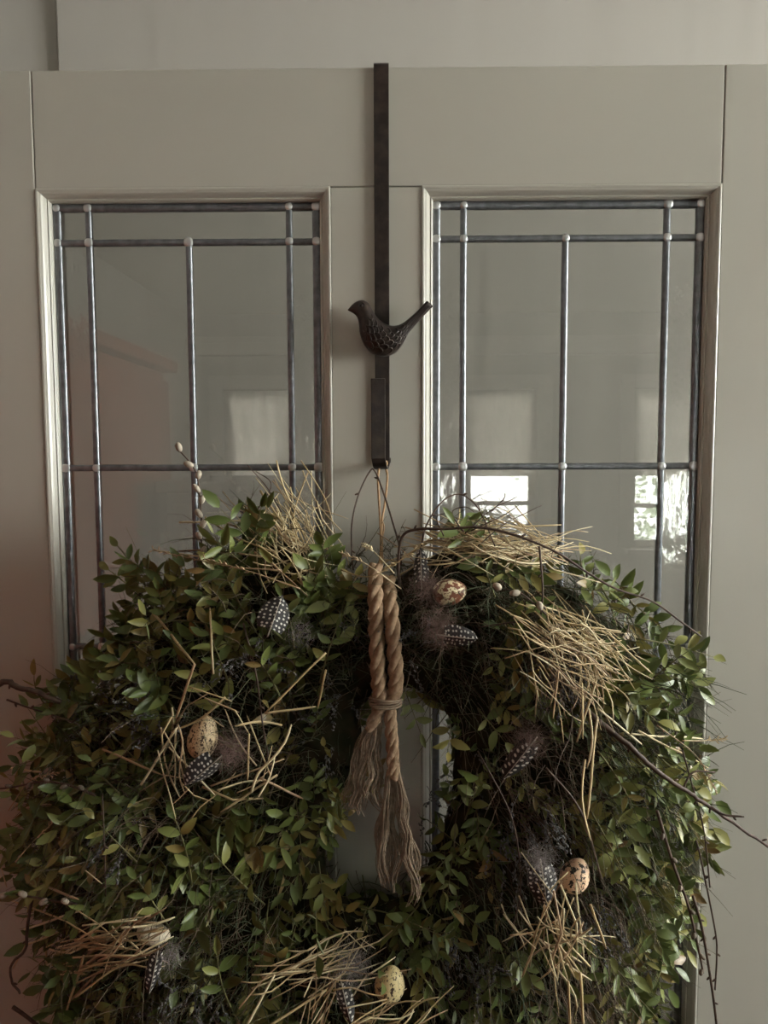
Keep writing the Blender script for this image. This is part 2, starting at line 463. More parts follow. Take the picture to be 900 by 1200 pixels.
# added unseen cabinet in place of the viewer's body, blocks frontal light
cb = empty('blocker_cabinet', (-0.32, -1.4, 0), 'added unseen dark cabinet just behind the viewer, blocks frontal light', 'cabinet')
b = Buf(); b.box((-0.60, -1.62, 0.06), (0.16, -1.20, 1.55)); b.build('body', BLOCKER_WOOD, cb, smooth=False, bevel=0.006)
b = Buf(); b.box((-0.62, -1.64, 1.55), (0.18, -1.17, 1.58)); b.build('top', BLOCKER_WOOD, cb, smooth=False, bevel=0.006)
b = Buf(); b.box((-0.58, -1.60, 0.0), (0.14, -1.22, 0.06)); b.build('plinth', BLOCKER_WOOD, cb, smooth=False)
for x0, x1, kx in ((-0.58, -0.23, -0.27), (-0.21, 0.14, -0.17)):
    d = Buf(); d.box((x0, -1.20, 0.10), (x1, -1.18, 1.52)); do = d.build('door', BLOCKER_WOOD, cb, smooth=False, bevel=0.004)
    k = Buf(); k.ball((kx, -1.166, 0.9), 0.014, 10, 8); k.build('knob', LEAD, do)

# ------------------------------------------------------------------ the door
TOP = EYE.z + 0.381
door = empty('door_1', (-0.0135, 0.02, 0), 'greige painted door with two leaded glass panels and a moulded frame', 'door', None, 'structure')
TH = 0.040
XL0, XL1, XR0, XR1 = -0.478, -0.3613, 0.3330, 0.452
Z_RAIL = EYE.z + 0.2658
Z_BOT = 0.92
def board(name, a, b_, lab=None):
    q = Buf(); q.box(a, b_); return q.build(name, PAINT, door, smooth=False, bevel=0.0011, label=lab)
board('stile', (XL0, 0, 0.005), (XL1 - .0004, TH, TOP))
board('stile', (XR0 + .0004, 0, 0.005), (XR1, TH, TOP))
board('rail', (XL1 + .0004, 0.0003, Z_RAIL), (XR0 - .0004, TH, TOP))
MX0, MX1 = -0.0614, 0.0310
board('mullion', (MX0, 0.0003, Z_BOT), (MX1, TH, Z_RAIL - .0008))
board('rail', (XL1 + .0004, 0.0003, 0.70), (XR0 - .0004, TH, Z_BOT - .0008))
board('panel', (XL1, 0.012, 0.20), (XR0, 0.030, 0.70))
board('rail', (XL1 + .0004, 0.0003, 0.005), (XR0 - .0004, TH, 0.20))
PROF = [(0.0, 0.001), (0.0, -0.0006), (0.0010, -0.0012), (0.0024, -0.0011), (0.0034, -0.0004), (0.0050, 0.0002), (0.0066, 0.0022), (0.0080, 0.0050),
        (0.0088, 0.0062), (0.0100, 0.0056), (0.0110, 0.0066), (0.0114, 0.0084), (0.0118, 0.0088), (0.0120, 0.0190)]
GY = 0.0145
def moulding(x0, x1, z0, z1):
    for side in range(4):
        V = []; Fc = []
        for (u, y) in PROF:
            c = [(x0 + u, z1 - u), (x1 - u, z1 - u), (x1 - u, z0 + u), (x0 + u, z0 + u)]
            a, d = c[side], c[(side + 1) % 4]
            V += [(a[0], y, a[1]), (d[0], y, d[1])]
        n = len(PROF)
        for i in range(n - 1): Fc.append((2 * i, 2 * i + 1, 2 * i + 3, 2 * i + 2))
        q = Buf(); q.add(V, Fc); q.build('moulding', PAINT, door, smooth=False)
def leaded(x0, x1, z0, z1, vpx, lab):
    """x0..z1 = moulding's outer edge; vpx = photo columns of the lead lines"""
    moulding(x0, x1, z0, z1)
    e = 0.0115
    gx0, gx1, gz0, gz1 = x0 + e, x1 - e, z0 + e, z1 - e
    vx = [at(px, py, GY).x for px, py in vpx]
    hz = [at(450, 283.0 if x0 < 0 else 281.0, GY).z, at(450, 547.2, GY).z, at(450, 757, GY).z]
    root = Buf()
    def came(q, a, b2, wd, horiz):
        # lead profile: flat, rounded H section, front and back
        h = 0.0022
        sec = [(-wd, 0.0), (-wd * .8, -h * .75), (-wd * .3, -h), (wd * .3, -h), (wd * .8, -h * .75), (wd, 0.0), (wd * .8, h * .9 + .003), (-wd * .8, h * .9 + .003)]
        V = []; Fc = []
        n = 10; k = len(sec)
        for i in range(n + 1):
            t = i / n
            p = (a[0] + (b2[0] - a[0]) * t, a[1] + (b2[1] - a[1]) * t)
            jit = G(0, 0.00006) if 0 < i < n else 0
            for (u, y) in sec:
                V.append((p[0], GY - 0.0012 + y, p[1] + u + jit) if horiz else (p[0] + u + jit, GY - 0.0012 + y, p[1]))
        for i in range(n):
            for j in range(k):
                Fc.append((i * k + j, i * k + (j + 1) % k, (i + 1) * k + (j + 1) % k, (i + 1) * k + j))
        q.add(V, Fc)
    ew = 0.0042
    came(root, (gx0 + ew, gz0), (gx0 + ew, gz1), ew, False); came(root, (gx1 - ew, gz0), (gx1 - ew, gz1), ew, False)
    came(root, (gx0, gz1 - ew), (gx1, gz1 - ew), ew, True); came(root, (gx0, gz0 + ew), (gx1, gz0 + ew), ew, True)
    pl = root.build('leaded_panel', LEAD, door, label=lab)
    W = 0.0034
    q = Buf(); came(q, (vx[0], gz0), (vx[0], gz1), W, False); q.build('lead_strip', LEAD, pl)
    q = Buf(); came(q, (vx[1], gz0), (vx[1], hz[0]), W, False); q.build('lead_strip', LEAD, pl)
    q = Buf(); came(q, (vx[2], gz0), (vx[2], gz1), W, False); q.build('lead_strip', LEAD, pl)
    for z in hz:
        q = Buf(); came(q, (gx0, z), (gx1, z), W, True); q.build('lead_strip', LEAD, pl)
    X = [gx0 + 2 * ew - .001, vx[0], vx[1], vx[2], gx1 - 2 * ew + .001]
    for z in hz + [gz1 - ew]:
        for i, x in enumerate([gx0 + ew, vx[0], vx[1], vx[2], gx1 - ew]):
            if z > hz[0] + .001 and i == 2: continue
            q = Buf(); q.ball((x, GY - 0.0028, z), (0.0046 + U(-.0006, .0010), 0.0016), 12, 6, axis=(0, 1, 0)); q.build('solder_joint', SOLDER, pl)
    Z = [gz1 - ew] + hz + [gz0 + ew]
    for j in range(4):
        for i in range(4):
            xa, xb = X[i], X[i + 1]
            if j == 0 and i == 1: xb = X[3]
            if j == 0 and i == 2: continue
            q = Buf(); q.box((xa + .0006, GY - 0.0015, Z[j + 1] + .0006), (xb - .0006, GY + 0.0015, Z[j] - .0006))
            nar = i in (0, 3)
            cx = Vector(((xa + xb) / 2, GY, (Z[j] + Z[j + 1]) / 2))
            q.build('pane', RIPPLE if nar else GLASS, pl, origin=cx, smooth=False, label='narrow rippled glass pane' if nar and j else None)
leaded(XL1, MX0, Z_BOT, Z_RAIL, [(105, 283), (222, 300), (339.5, 300)], 'left leaded glass panel')
leaded(MX1, XR0, Z_BOT, Z_RAIL, [(543, 281), (662, 300), (781, 281)], 'right leaded glass panel')

# ------------------------------------------------------------------ over-door hook with bird
hx = at(446.7, 80, -0.002).x
hook = empty('door_hook', (hx, 0, TOP), 'dark cast iron over-door hook with a bird ornament on its strap', 'hook')
def strip(path, wd, th, x0, x1):
    """flat strap that follows a (y,z) path; x drifts from x0 to x1"""
    V = []; Fc = []
    n = len(path)
    for i, (y, z) in enumerate(path):
        a = path[max(i - 1, 0)]; c = path[min(i + 1, n - 1)]
        t = Vector((c[0] - a[0], c[1] - a[1])).normalized(); nr = Vector((-t.y, t.x)) * th / 2
        x = x0 + (x1 - x0) * i / (n - 1)
        for sx in (-1, 1):
            for sn in (1, -1):
                V.append((x + sx * wd / 2, y + nr.x * sn, z + nr.y * sn))
    for i in range(n - 1):
        p, r = 4 * i, 4 * i + 4
        for (u, v) in ((0, 1), (1, 3), (3, 2), (2, 0)): Fc.append((p + u, p + v, r + v, r + u))
    Fc += [(0, 2, 3, 1), (4 * n - 4, 4 * n - 3, 4 * n - 1, 4 * n - 2)]
    return V, Fc
zb = at(449, 547, -0.002).z
b = Buf()
b.add(*strip([(TH + .003, TOP - .05), (TH + .003, TOP + .001), (TH + .001, TOP + .0028), (0.0, TOP + .0028), (-0.0024, TOP + .001), (-0.0026, TOP - .2), (-0.0026, zb + .004)], 0.0150, 0.0026, hx, hx))
b.build('strap', IRON, hook, smooth=False, bevel=0.0006)
b = Buf()
zt = at(441, 443, -0.035).z
zb2 = at(441, 549, -0.030).z
hp = [(-0.0026, zb + .004)]
for i in range(9):
    a = PI * i / 8
    hp.append((-0.0155 + 0.013 * math.cos(a), zb2 + .010 - 0.010 * math.sin(a)))
hp += [(-0.0290, zb2 + .04), (-0.0305, zt - .006), (-0.0312, zt)]
V, Fc = strip(hp, 0.0142, 0.0026, hx + .0015, hx + .0015)
n = len(hp)
for i in range(n):                                        # the hook leans a little to the left
    sft = -0.0055 * max(0, min(1, (i - 1) / 8))
    for j in range(4): V[4 * i + j] = (V[4 * i + j][0] + sft, V[4 * i + j][1], V[4 * i + j][2])
b.add(V, Fc)
b.build('hook_plate', IRON, hook, smooth=False, bevel=0.0007)
# bird: lofted ellipses along a spine traced in pixels (x, centre y, half height px, half depth mm)
BY = -0.013
T_ = [(125, 143), (150, 116), (180, 105), (206, 116), (223, 145), (240, 173), (263, 193), (290, 204), (320, 203), (347, 190), (375, 167), (402, 142), (430, 112), (437, 109)]
B_ = [(127, 147), (147, 158), (162, 174), (169, 205), (173, 240), (190, 282), (222, 316), (268, 326), (312, 311), (342, 275), (362, 236), (398, 194), (452, 137), (461, 130)]
DP = [.5, 3.2, 6.2, 8.4, 10.2, 12, 13.5, 13.8, 12, 9, 6.5, 4.6, 3.4, 2.6]
T_ = spline([(x, y, 0) for x, y in T_], 39); B_ = spline([(x, y, 0) for x, y in B_], 39); DP = [v.x for v in spline([(d, 0, 0) for d in DP], 39)]
def bird_pt(i, v, lift=0.0):
    """surface of the bird: section i (0-39, beak to tail), v -1 (belly) to 1 (back), front side"""
    k = min(int(i), 38); f_ = i - k
    t = T_[k].lerp(T_[k + 1], f_); b2 = B_[k].lerp(B_[k + 1], f_); d = DP[k] + (DP[k + 1] - DP[k]) * f_
    c = (t + b2) / 2 + (t - b2) / 2 * v
    return at(370 + c.x / 3.335, 320 + c.y / 3.335, BY - (d * max(0, 1 - abs(v) ** 2.2) ** .5 + lift) * .001)
V = []; Fc = []
K = 22
for i in range(40):
    for j in range(K):
        a_ = 2 * PI * j / K
        v, d = math.cos(a_), math.sin(a_)
        p = bird_pt(i, v)
        if d < 0: p.y = BY + (BY - p.y) * .7
        V.append(p)
for i in range(39):
    for j in range(K): Fc.append((i * K + j, (i + 1) * K + j, (i + 1) * K + (j + 1) % K, i * K + (j + 1) % K))
Fc += [tuple(range(K)), tuple(39 * K + j for j in range(K))[::-1]]
b = Buf(); b.add(V, Fc)
bird = b.build('bird', IRON, hook, label='small perched bird in dark iron')
b = Buf()
c = bird_pt(6.6, .42, .1)
b.ball(c, (0.0016, 0.0011), 10, 6, axis=(0, 1, 0))
ring = [c + Vector((0.0029 * math.cos(t * PI / 8), -.0002, 0.0029 * math.sin(t * PI / 8))) for t in range(17)]
b.tube(ring, 0.00055, 5)
b.build('eye', IRON, bird)
b = Buf()                                                # raised feather scales over breast and wing
for r in range(6):
    for cidx in range(6):
        i0 = 12 + cidx * 2.7 + (r % 2) * 1.35; v0 = .62 - r * .25
        if i0 > 28: continue
        pts = [bird_pt(i0 + 1.5 * math.cos(a_), max(-.97, min(.97, v0 - .19 * math.sin(a_) - .03)), .15) for a_ in [-1.5 + t / 8 * 3.0 for t in range(9)]]
        b.tube(pts, [.0002, .0005, .0007, .0008, .0009, .0008, .0007, .0005, .0002], 6)
for k in range(4):                                       # long wing and tail feathers
    v0 = .55 - .36 * k
    b.tube([bird_pt(24 + t * 1.5, v0 * (1 - .03 * t), .12) for t in range(10)], [.0004] + [.0007] * 8 + [.0003], 5)
b.build('feather_relief', IRON, bird)

# ------------------------------------------------------------------ hanging twine and bare vine loop
tw = Buf()
hz_ = -0.017
tw.tube(spline(pts_px([(452, 548, -.010), (453, 541, -.012), (446, 545, -.020), (443, 560, -.022), (445, 600, -.030), (446.5, 640, -.045), (444, 668, -.06)], 0), 30), 0.0013, 6)
tw.tube(spline(pts_px([(452, 548, -.010), (454, 560, -.018), (451, 590, -.028), (447.5, 612, -.034), (448, 642, -.045), (447, 668, -.06)], 0), 30), 0.0011, 6)
tw.tube(spline(pts_px([(445, 605, -.031), (450, 618, -.036), (446, 640, -.044), (449, 655, -.05)], 0), 16), 0.0008, 5)
tag(tw.build('hanging_twine', TWINE, None, at(447, 600, -.03)), 'thin pale twine hanging the wreath from the iron hook', 'twine')

# ------------------------------------------------------------------ wreath: shape of the ring
YM = -0.055
OUT_PX = [(215, 665), (262, 612), (310, 592), (352, 606), (385, 650), (440, 668), (478, 640), (530, 612), (580, 606), (640, 634), (700, 672), (752, 712), (800, 752), (818, 800),
          (818, 880), (822, 950), (815, 1010), (796, 1060), (770, 1120), (760, 1200), (740, 1290), (600, 1345), (440, 1355), (280, 1345), (110, 1300), (78, 1210), (62, 1120), (42, 1050), (34, 960),
          (52, 860), (92, 800), (140, 752), (150, 700)]
IN_PX = [(440, 828), (480, 822), (515, 842), (526, 890), (520, 940), (505, 985), (492, 1030), (470, 1052), (420, 1052), (388, 1030), (392, 985), (418, 940), (428, 890), (424, 850)]
def poly(px): return np.array([[p.x, p.z] for p in (at(a, b_, YM) for a, b_ in px)])
P_OUT, P_IN = poly(OUT_PX), poly(IN_PX)
def inside(P, x, z):
    c = False
    j = len(P) - 1
    for i in range(len(P)):
        if (P[i][1] > z) != (P[j][1] > z) and x < (P[j][0] - P[i][0]) * (z - P[i][1]) / (P[j][1] - P[i][1]) + P[i][0]: c = not c
        j = i
    return c
def dist(P, x, z):
    A = P; B = np.roll(P, -1, 0); d = B - A; q = np.array([x, z]) - A
    t = np.clip((q * d).sum(1) / (d * d).sum(1), 0, 1)
    return float(np.sqrt(((q - d * t[:, None]) ** 2).sum(1)).min())
def ring_t(x, z):
    """0 at the inner edge, 1 at the outer edge, None off the ring"""
    if not inside(P_OUT, x, z) or inside(P_IN, x, z): return None
    a, c = dist(P_IN, x, z), dist(P_OUT, x, z)
    return a / (a + c)
def height(x, z):
    t = ring_t(x, z)
    if t is None: return 0.012
    c = min(dist(P_IN, x, z), dist(P_OUT, x, z))
    return 0.015 + 0.088 * (1 - math.exp(-c / 0.035)) * (0.75 + 0.25 * math.sin(PI * t))
SIL = np.array([(-10, 1000), (0, 900), (10, 850), (60, 790), (110, 765), (128, 690), (135, 640), (165, 650), (200, 665), (225, 620), (262, 590), (300, 580), (345, 590), (385, 640), (400, 672), (470, 668), (490, 640), (530, 612), (570, 604), (620, 624), (690, 655), (740, 690), (800, 740), (845, 765), (835, 850), (835, 900), (848, 990), (830, 1040), (805, 1120), (785, 1200), (780, 1400), (60, 1400), (50, 1200), (20, 1100), (5, 1040)], float)
CEN = Vector((at(455, 960, YM).x, 0, at(455, 960, YM).z))
def topix(p):
    v = M3 @ (p - EYE)
    return (450 + F * v.x / -v.z, 600 - F * v.y / -v.z)
def surf(px, py, lift=0.0):  # lift = how far in front of the mean foliage surface
    """point on the front of the foliage seen at a pixel"""
    y = -0.08
    for _ in range(4):
        p = at(px, py, y); y = -height(p.x, p.z) - lift
    return at(px, py, y)

wreath = empty('wreath', (CEN.x, -0.03, at(440, 1340, YM).z), 'large square green foliage wreath hung on the glazed door', 'wreath')
# ---- dark base ring, added to block light and keep the foliage gaps dark
b = Buf()
NA, NB = 120, 26
V = []
for i in range(NA):
    a = 2 * PI * i / NA
    d = Vector((math.cos(a), 0, math.sin(a)))
    def ray(P):
        lo, hi = 0.0, 0.7
        for _ in range(24):
            m_ = (lo + hi) / 2; q = CEN + d * m_
            if inside(P, q.x, q.z): lo = m_
            else: hi = m_
        return lo
    r0, r1 = ray(P_IN) + 0.012, ray(P_OUT) - 0.03
    cc, rr = (r0 + r1) / 2, (r1 - r0) / 2
    for j in range(NB):
        th = 2 * PI * j / NB
        ct, st = math.cos(th), math.sin(th)
        ex = math.copysign(abs(ct) ** 0.8, ct); ey = math.copysign(abs(st) ** 0.8, st)
        n_ = 1 + 0.06 * math.sin(9 * a + 3 * th) + U(-.07, .07)
        p = CEN + d * (cc + rr * ex * min(n_, 1.02))
        p.y = -0.038 - 0.030 * ey * n_ 
        V.append(p)
Fc = [(i * NB + j, i * NB + (j + 1) % NB, ((i + 1) % NA) * NB + (j + 1) % NB, ((i + 1) % NA) * NB + j) for i in range(NA) for j in range(NB)]
b.add(V, Fc)
b.build('dark_base', BASE_DARK, wreath)

# ---- leaf shapes
def leaf_geo(hi, curl, fold, wid, skew=0.0):
    ts = [0, .12, .3, .5, .7, .88, 1] if hi else [0, .2, .5, .8, 1]
    ws_ = [0, .55, .92, 1.0, .80, .42, 0] if hi else [0, .72, 1.0, .6, 0]
    V = [(0, 0, 0)]; Fc = []
    rows = []
    for t, w_ in list(zip(ts, ws_))[1:-1]:
        z = curl * (t - .5) ** 2 - curl * .25
        k = len(V); sx = skew * math.sin(PI * t)
        V += [(-w_ * wid / 2 + sx, t, z + fold * w_), (sx, t, z), (w_ * wid / 2 + sx, t, z + fold * w_)]
        rows.append(k)
    V.append((0, 1, 0)); T = len(V) - 1
    k = rows[0]; Fc += [(0, k + 1, k), (0, k + 2, k + 1)]
    for a, c in zip(rows, rows[1:]): Fc += [(a, a + 1, c + 1, c), (a + 1, a + 2, c + 2, c + 1)]
    k = rows[-1]; Fc += [(k, k + 1, T), (k + 1, k + 2, T)]
    return V, Fc
SHAPES = [(-.25, .06, .42, .03), (.3, .09, .38, -.03), (-.5, .05, .46, 0), (.1, .12, .36, .05), (.5, .07, .44, -.05), (-.1, .1, .34, 0)]
LO = [leaf_geo(False, *s) for s in SHAPES]
HI = [mesh_from('leaf', *leaf_geo(True, *s), LEAF) for s in SHAPES]
HIY = [mesh_from('leaf', *leaf_geo(True, *s), LEAFY) for s in SHAPES]
def frame(d, nrm):
    d = d.normalized(); n = (nrm - d * nrm.dot(d))
    n = n.normalized() if n.length > 1e-5 else d.orthogonal().normalized()
    return Matrix((d.cross(n), d, n)).transposed()          # columns: x across, y along, z normal
def sprig_path(p, tip, sag, n=7):
    mid = (p + tip) / 2 + sag
    return [p * (1 - t) ** 2 + mid * 2 * t * (1 - t) + tip * t * t for t in (i / n for i in range(n + 1))]
def sprig_leaves(path, nl, size, nrm, spread=0.9):
    """frames for paired leaves along a stem"""
    out = []
    n = len(path) - 1
    for k in range(nl):
        t = 0.22 + 0.78 * (k // 2 * 2 + 1) / nl if k < nl - 1 else 1.0
        t = min(1, t)
        f_ = t * n; i = min(int(f_), n - 1)
        p = path[i].lerp(path[i + 1], f_ - i)
        d = (path[i + 1] - path[i]).normalized()
        side = d.cross(nrm).normalized() * (1 if k % 2 else -1)
        ld = d if k == nl - 1 else (d * (1 - spread * .55) + side * spread * U(.7, 1.1) + rndv(.16))
        ln = size * U(.78, 1.12) * (1 - .15 * abs(t - .5))
        out.append((p, ld, (nrm + rndv(.32)), ln))
    return out
# ---- nearest sprigs: stem with every leaf its own object
N_LEAF = [0]
def sprig(base, tip, size_px, nl, yellow=False, lift=0.02, sag=None, nrm=None, tip_lift=None):
    p = surf(base[0], base[1], lift * .35); q = surf(tip[0], tip[1], lift if tip_lift is None else tip_lift)
    sg = sag or Vector((G(0, .004), -.008, .006))
    path = sprig_path(p, q, sg)
    s = Buf(); s.tube(path, [.0010 - .0006 * i / 7 for i in range(8)], 5)
    st = s.build('sprig', GREENBARK, wreath, path[0])
    nm = (nrm or Vector((G(0, .25), -1, G(.15, .25)))).normalized()
    for (lp, ld, ln_, sz) in sprig_leaves(path, nl, size_px * pxm(p.y), nm):
        me = random.choice(HIY if yellow else HI)
        o = bpy.data.objects.new('leaf', me)
        m = Matrix.Translation(lp) @ frame(ld, ln_).to_4x4() @ Matrix.Diagonal((sz, sz, sz, 1))
        put(o, st, m); N_LEAF[0] += 1
SPR = [  # base, tip, leaf length px, leaves
    ((66, 862), (98, 772), 27, 9, True), ((95, 850), (132, 768), 29, 9), ((60, 835), (40, 792), 22, 5), ((180, 850), (168, 778), 27, 7),
    ((203, 745), (210, 668), 24, 9, True), ((198, 727), (258, 735), 24, 5, True), ((188, 722), (138, 640), 26, 7), ((170, 700), (128, 668), 24, 5),
    ((330, 668), (288, 598), 25, 7), ((318, 655), (312, 596), 25, 5), ((290, 690), (226, 655), 25, 7), ((300, 740), (262, 668), 25, 7), ((345, 760), (330, 700), 24, 5),
    ((268, 800), (240, 730), 26, 7), ((330, 820), (300, 770), 25, 7), ((375, 800), (395, 735), 22, 5), ((400, 720), (412, 690), 22, 3),
    ((100, 930), (45, 860), 22, 7), ((140, 930), (98, 888), 24, 5), ((175, 905), (140, 870), 24, 5), ((110, 1010), (40, 970), 22, 5, True), ((160, 1010), (110, 960), 25, 5),
    ((250, 960), (330, 925), 24, 7), ((290, 1000), (345, 992), 26, 5), ((225, 1040), (205, 960), 27, 7), ((310, 1060), (250, 1000), 25, 7), ((200, 1090), (160, 1030), 25, 5),
    ((350, 1090), (395, 1040), 24, 5), ((330, 1150), (310, 1090), 27, 3), ((270, 1180), (255, 1120), 30, 5), ((400, 1060), (470, 1075), 23, 5),
    ((500, 1090), (470, 1090), 26, 5), ((560, 1010), (500, 960), 23, 9), ((545, 960), (560, 920), 22, 5), ((580, 700), (565, 660), 20, 5), ((590, 780), (620, 800), 27, 5, True), ((560, 830), (592, 870), 26, 5),
    ((690, 690), (680, 650), 24, 5), ((700, 680), (725, 745), 27, 3), ((745, 748), (836, 770), 26, 9), ((720, 800), (772, 848), 25, 7), ((745, 790), (815, 800), 25, 5),
    ((700, 880), (748, 962), 26, 9), ((692, 950), (738, 1040), 28, 7), ((745, 890), (800, 950), 24, 7), ((770, 940), (838, 992), 26, 5), ((760, 990), (778, 1080), 25, 7), ((790, 1000), (815, 1040), 23, 5),
    ((690, 1120), (776, 1140), 28, 3), ((670, 1200), (690, 1120), 27, 5), ((600, 1180), (640, 1130), 27, 5), ((540, 1160), (520, 1110), 22, 5), ((735, 1190), (760, 1150), 25, 3)]
for s_ in SPR:
    if N_LEAF[0] + s_[3] > 296: break
    sprig(s_[0], s_[1], s_[2], s_[3], len(s_) > 4, lift=.022)

# ---- all the smaller foliage, joined
def zone(px, py):
    """which filler grows where, by place on the wreath"""
    def e(cx, cy, rx, ry): return ((px - cx) / rx) ** 2 + ((py - cy) / ry) ** 2 < 1
    if e(440, 740, 50, 90): return 'fine'
    if e(605, 915, 62, 85): return 'brown'
    if e(690, 1110, 48, 110): return 'brown'
    if e(150, 1000, 70, 60): return 'mixed'
    if e(580, 720, 80, 45): return 'fine'
    if e(520, 790, 40, 40): return 'fine'
    return 'leaf'
xs0, zs0 = P_OUT.min(0); xs1, zs1 = P_OUT.max(0)
def sample():
    while True:
        x, z = U(xs0, xs1), U(zs0, zs1)
        if ring_t(x, z) is not None: return x, z
CLEAR = [(345, 622, 34, 40), (575, 638, 90, 16), (682, 758, 58, 44), (250, 878, 66, 56), (130, 1105, 58, 24), (180, 1095, 26, 20), (385, 1128, 56, 24), (455, 1155, 34, 36), (652, 1070, 34, 66), (674, 1026, 26, 30),
         (512, 695, 42, 58), (545, 745, 32, 18), (328, 718, 30, 30), (605, 888, 34, 36), (178, 1142, 16, 28), (408, 1170, 18, 40), (452, 740, 26, 84), (436, 900, 30, 60), (465, 980, 26, 80)]
def cleared(p):
    x, y = topix(p)
    return any(((x - a) / c) ** 2 + ((y - b2) / d) ** 2 < 1 for a, b2, c, d in CLEAR)
fol, stems, thr, bth, seed = Buf(), Buf(), Buf(), Buf(), Buf()
def growdir(x, z):
    """outward, with the hang and sweep the photograph shows"""
    r = Vector((x - CEN.x, 0, z - CEN.z)).normalized()
    t = Vector((-r.z, 0, r.x))
    d = r * U(.1, 1.0) + t * G(0, .5) + Vector((0, U(-.75, -.1), 0)) + rndv(.25)
    if x > CEN.x + .05: d += Vector((.1, 0, -.55))
    if z > CEN.z + .10 and x < CEN.x: d += Vector((-.1, 0, .3))
    return d.normalized()
for k in range(1000):
    x, z = sample()
    h = height(x, z)
    dep = U(.3, 1.0) ** .6
    p = Vector((x, -h * dep + .005, z))
    zn = zone(*topix(Vector((x, -h, z))))
    if zn in ('fine', 'brown') and rnd() < (.55 if zn == 'fine' else .5): continue
    d = growdir(x, z)
    L_ = U(.045, .09)
    tip = p + d * L_
    if tip.y > -.006: tip.y = -.006
    if tip.y < -h - .015: tip.y = -h - U(-.005, .015)
    if inside(P_IN, tip.x, tip.z) and rnd() < .75: continue
    if not inside(SIL, *topix(tip)): continue
    if (cleared(tip) or cleared(p.lerp(tip, .5))) and rnd() < .93: continue
    if p.y > -.01: p.y = -.01
    path = sprig_path(p, tip, Vector((0, -.004, U(-.004, .010))), 4)
    stems.tube(path, [.0008, .0007, .0006, .0005, .0003], 3, cap=False)
    nm = Vector((G(0, .45), -1, G(.2, .45))).normalized()
    vb = U(0, .78) if rnd() < .85 else U(.78, .98)
    for (lp, ld, ln_, sz) in sprig_leaves(path, random.choice((7, 7, 9, 11)), U(.0165, .0265), nm):
        V, Fc = random.choice(LO)
        m = Matrix.Translation(lp) @ frame(ld, ln_).to_4x4() @ Matrix.Diagonal((sz, sz, sz, 1))
        fol.add([m @ Vector(v) for v in V], Fc, min(.999, max(0, vb + U(-.1, .1))))
# leaves round the inner rim, so the base stays hidden
for k in range(130):
    a_ = U(0, 2 * PI); dr = Vector((math.cos(a_), 0, math.sin(a_)))
    lo, hi = 0.0, 0.5
    for _ in range(14):
        m_ = (lo + hi) / 2; q_ = CEN + dr * m_
        if inside(P_IN, q_.x, q_.z): lo = m_
        else: hi = m_
    if a_ > .6 and a_ < 2.5 and rnd() < .8: continue
    c_ = CEN + dr * (lo + U(.010, .06)); c_.y = -U(.02, .075)
    d = (Vector((-dr.z, 0, dr.x)) * G(0, .8) - dr * U(-.4, .2) + Vector((0, U(-.6, -.05), -.2)) + rndv(.2)).normalized()
    path = sprig_path(c_, c_ + d * U(.035, .065), Vector((0, -.004, .003)), 4)
    stems.tube(path, [.0008, .0007, .0006, .0005, .0003], 3, cap=False)
    vb = U(0, .8)
    for (lp, ld, ln_, sz) in sprig_leaves(path, random.choice((5, 7, 7)), U(.0150, .0225), Vector((G(0, .45), -1, G(.2, .45))).normalized()):
        V, Fc = random.choice(LO)
        m = Matrix.Translation(lp) @ frame(ld, ln_).to_4x4() @ Matrix.Diagonal((sz, sz, sz, 1))
        fol.add([m @ Vector(v) for v in V], Fc, min(.999, max(0, vb + U(-.1, .1))))
# green wisps hugging the base
def wisp(buf, p, d, L_, r, droop, a, k=3, n=5):
    pts = []
    q = p.copy(); dd = d.normalized()
    for i in range(n + 1):
        pts.append(q.copy())
        q = q + dd * (L_ / n)
        dd = (dd + Vector((0, 0, -droop)) + rndv(.16)).normalized()
        if q.y > -.004: q.y = -.004
    buf.tube(pts, [r * (1 - .7 * i / n) for i in range(n + 1)], k, a, cap=False)
    return pts
for k in range(12500):
    x, z = sample()
    h = height(x, z)
    zn = zone(*topix(Vector((x, -h, z))))
    if zn == 'leaf' and rnd() < .35: continue
    p = Vector((x, -h * U(.62, 1.0), z))
    d = growdir(x, z) + rndv(.4)
    brown = (zn == 'brown' and rnd() < .75) or (zn == 'mixed' and rnd() < .5) or rnd() < .10
    tip_ = p + d * .05
    if not inside(SIL, *topix(tip_)) and rnd() < .85: continue
    if inside(P_IN, tip_.x, tip_.z) and rnd() < .8: continue
    wisp(bth if brown else thr, p, d, U(.025, .08), U(.0004, .0008), .28 if brown else .12, rnd())
for k in range(150):                                      # dark fine tuft over the straw on the right shoulder
    p = surf(638 + G(0, 16), 768 + G(0, 20), U(.0, .02))
    wisp(bth, p, Vector((U(-.2, .8), -.7, U(-.9, .1))) + rndv(.3), U(.02, .05), U(.0003, .0005), .3, rnd())
# fine feathery moss (short needles on little stems)
for k in range(1300):
    x, z = sample()
    h = height(x, z)
    zn = zone(*topix(Vector((x, -h, z))))
    if zn != 'fine' and rnd() < .7: continue
    p = Vector((x, -h * U(.6, 1.0), z))
    pts = wisp(thr, p, growdir(x, z), U(.03, .05), .0006, .1, U(0, .45))
    for i in range(1, len(pts)):
        for j in range(5):
            o_ = pts[i - 1].lerp(pts[i], rnd())
            e_ = o_ + ((pts[i] - pts[i - 1]).normalized() * .6 + rndv(.6)).normalized() * U(.005, .010)
            thr.tube([o_, e_], [.0004, .00015], 3, U(0, .45), cap=False)
